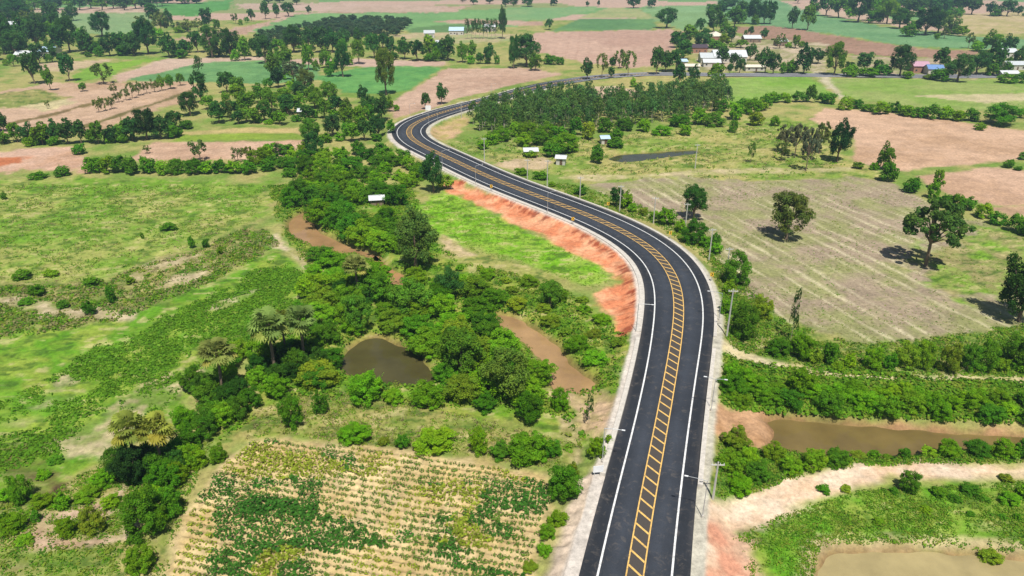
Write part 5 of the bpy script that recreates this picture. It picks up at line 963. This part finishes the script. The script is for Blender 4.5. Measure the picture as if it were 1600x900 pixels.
building('house', 766, 49, 18, 10, 4.5, 0, 'white', 'white', 'white roofed house behind the slender tree row', 'house')
building('house', 687, 74, 12, 10, 4.0, 0, 'white', 'white', 'little white house peeking from the dark tree belt', 'house')

# ------------------------------------------------------------------ poles, lamps, signs
def utility_pole(u, v, h, label, group=None):
    p = G(u, v, .6); z = min(hz(*p), 1.2); e = link('utility_pole', None, None, (p[0], p[1], z - .1), rng.uniform(-.2, .2)); tag(e, label, 'pole', group)
    MB().tube([(0, 0, -.3), (0, 0, h)], [.17, .11], 4).build('pole', M_POLE, e)
    c = MB().box((0, 0, h - .5), (1.8, .11, .13)).build('crossarm', M_POLE, e)
    for x in (-.8, -.3, .3, .8): MB().tube([(x, 0, h - .43), (x, 0, h - .18)], [.055, .035], 6).build('insulator', M_LAMP, c)
pg = 'plain concrete poles along the long bend'
for (u, v, h) in [(824, 279, 7), (855, 292, 9), (906, 310, 7), (968, 330, 8.5), (1021, 347, 8), (1071, 352, 7), (1108, 404, 8.5), (1134, 433, 8)]:
    utility_pole(u, v, h, 'pale concrete utility pole on the outer verge of the long bend', pg)
utility_pole(1135, 529, 10.5, 'tallest concrete utility pole by the start of the narrow track')
utility_pole(1113, 785, 6.5, 'short concrete pole at the mouth of the broad dirt track')
utility_pole(757, 256, 9, 'concrete pole beside the trodden clearing near the shelter')
utility_pole(1086, 262, 9, 'bare dark-topped pole standing in the grass before the reservoir')
utility_pole(721, 182, 8, 'concrete pole on the sandy verge inside the far bend')
def lamp(s, side, label, h=6.2, arm=2.4, group=None, double=False):
    hw = np.interp(s, RS, RC[:, 2]); x, y, z = road_pt(s, side * (hw + 1.0), -.2)
    nx, ny = np.interp(s, RS, RN[:, 0]), np.interp(s, RS, RN[:, 1]); e = link('street_lamp', None, None, (x, y, z), math.atan2(-ny * side, -nx * side)); tag(e, label, 'street lamp', group)
    MB().tube([(0, 0, 0), (0, 0, h * .5), (0, 0, h)], [.07, .055, .04], 8).build('pole', M_STEEL, e)
    MB().tube([(0, 0, -.05), (0, 0, .5)], [.18, .16], 8).build('base', M_CONC, e)
    for sg in ((1, -1) if double else (1,)):
        ar = MB().tube([(0, 0, h - .08), (sg * arm * .5, 0, h + .1), (sg * arm, 0, h + .16)], [.045, .04, .035], 6).build('arm', M_STEEL, e)
        MB().box((sg * (arm + .3), 0, h + .17), (.5, .2, .08)).build('lamp_head', M_LAMP, ar)
lamp(s_at(955, 728), -1, 'street lamp near the white board beside the row crops')
lamp(s_at(1004, 520), -1, 'street lamp at the lower end of the red soil bank')
lamp(s_at(1104, 640), 1, 'double-armed street lamp where the canal meets the road', double=True, arm=1.3)
lamp(s_at(1086, 800), 1, 'street lamp at the mouth of the broad dirt track')
lamp(s_at(1118, 500), 1, 'street lamp opposite the lower end of the red soil bank')
for (u, v) in [(860, 333), (744, 288), (697, 262)]: lamp(s_at(u, v), -1, 'street lamp above the upper red soil bank', group='street lamps above the red soil bank')
for (u, v) in [(690, 190), (672, 200)]: lamp(s_at(u, v), 1, 'street lamp on the inside of the far bend', group='street lamps inside the far bend')
for (u, v) in [(640, 182), (770, 146)]: lamp(s_at(u, v), -1, 'street lamp on the outside of the far bend', group='street lamps outside the far bend')
def chevron_sign(s, side, label, group=None):
    hw = np.interp(s, RS, RC[:, 2]); x, y, z = road_pt(s, side * (hw + 1.2), -.2); e = link('chevron_sign', None, None, (x, y, z), rng.uniform(-.3, .3)); tag(e, label, 'road sign', group)
    MB().tube([(0, .05, 0), (0, .05, 2.3)], [.05, .05], 6).build('post', M_STEEL, e)
    b = MB().box((0, 0, 1.8), (.75, .04, .95)).build('panel', M_SIGNY, e)
    k = MB()
    k.add([(-.2, -.025, 2.15), (.02, -.025, 2.15), (.25, -.025, 1.8), (.03, -.025, 1.8), (.02, -.025, 1.45), (-.2, -.025, 1.45)], [(0, 3, 2, 1), (3, 5, 4, 2)]); k.build('chevron', M_BLACK, b)
for (u, v) in [(956, 325), (1062, 372), (1118, 440)]: chevron_sign(s_at(u, v), 1, 'yellow chevron sign on the outer verge of the long bend', 'yellow chevron signs on the outer verge')
for (u, v) in [(771, 298), (896, 350)]: chevron_sign(s_at(u, v), -1, 'yellow chevron sign above the red soil bank', 'yellow chevron signs above the red bank')
def board(u, v, w, h, label):
    p = G(u, v, .8); z = hz(*p); e = link('sign_board', None, None, (p[0], p[1], z), .15); tag(e, label, 'sign')
    for x in (-w * .35, w * .35): MB().tube([(x, .06, -.1), (x, .06, h + .6)], [.05, .05], 6).build('post', M_STEEL, e)
    MB().box((0, 0, .6 + h / 2), (w, .06, h)).build('panel', M_LAMP, e)
board(934, 748, 1.5, 1.1, 'white board at the road edge by the row crops')
board(669, 172, 2.6, 2.4, 'white board above the far bend')

# ------------------------------------------------------------------ air
HAZE = True
if HAZE:
    mb = MB(); mb.box((0, 6000, 33), (96000, 16000, 84))
    m = bpy.data.materials.new('pale_air'); m.use_nodes = True; nt = m.node_tree; nt.nodes.remove(nt.nodes['Principled BSDF'])
    pv = N(nt, 'ShaderNodeVolumePrincipled'); pv.inputs['Density'].default_value = .00019; pv.inputs['Color'].default_value = (.55, .78, 1, 1); pv.inputs['Anisotropy'].default_value = .2
    nt.links.new(pv.outputs[0], nt.nodes['Material Output'].inputs['Volume'])
    tag(mb.build('haze', m), 'thin pale air over the whole plain', 'haze', kind='stuff')
import collections; print(collections.Counter(LOOK[d['t']][0] for d in PLANTS)); print('plants', len(PLANTS), 'euca', cnt, 'crop', len(cps), 'tris', sum(len(m_.polygons) * 2 for m_ in bpy.data.meshes))
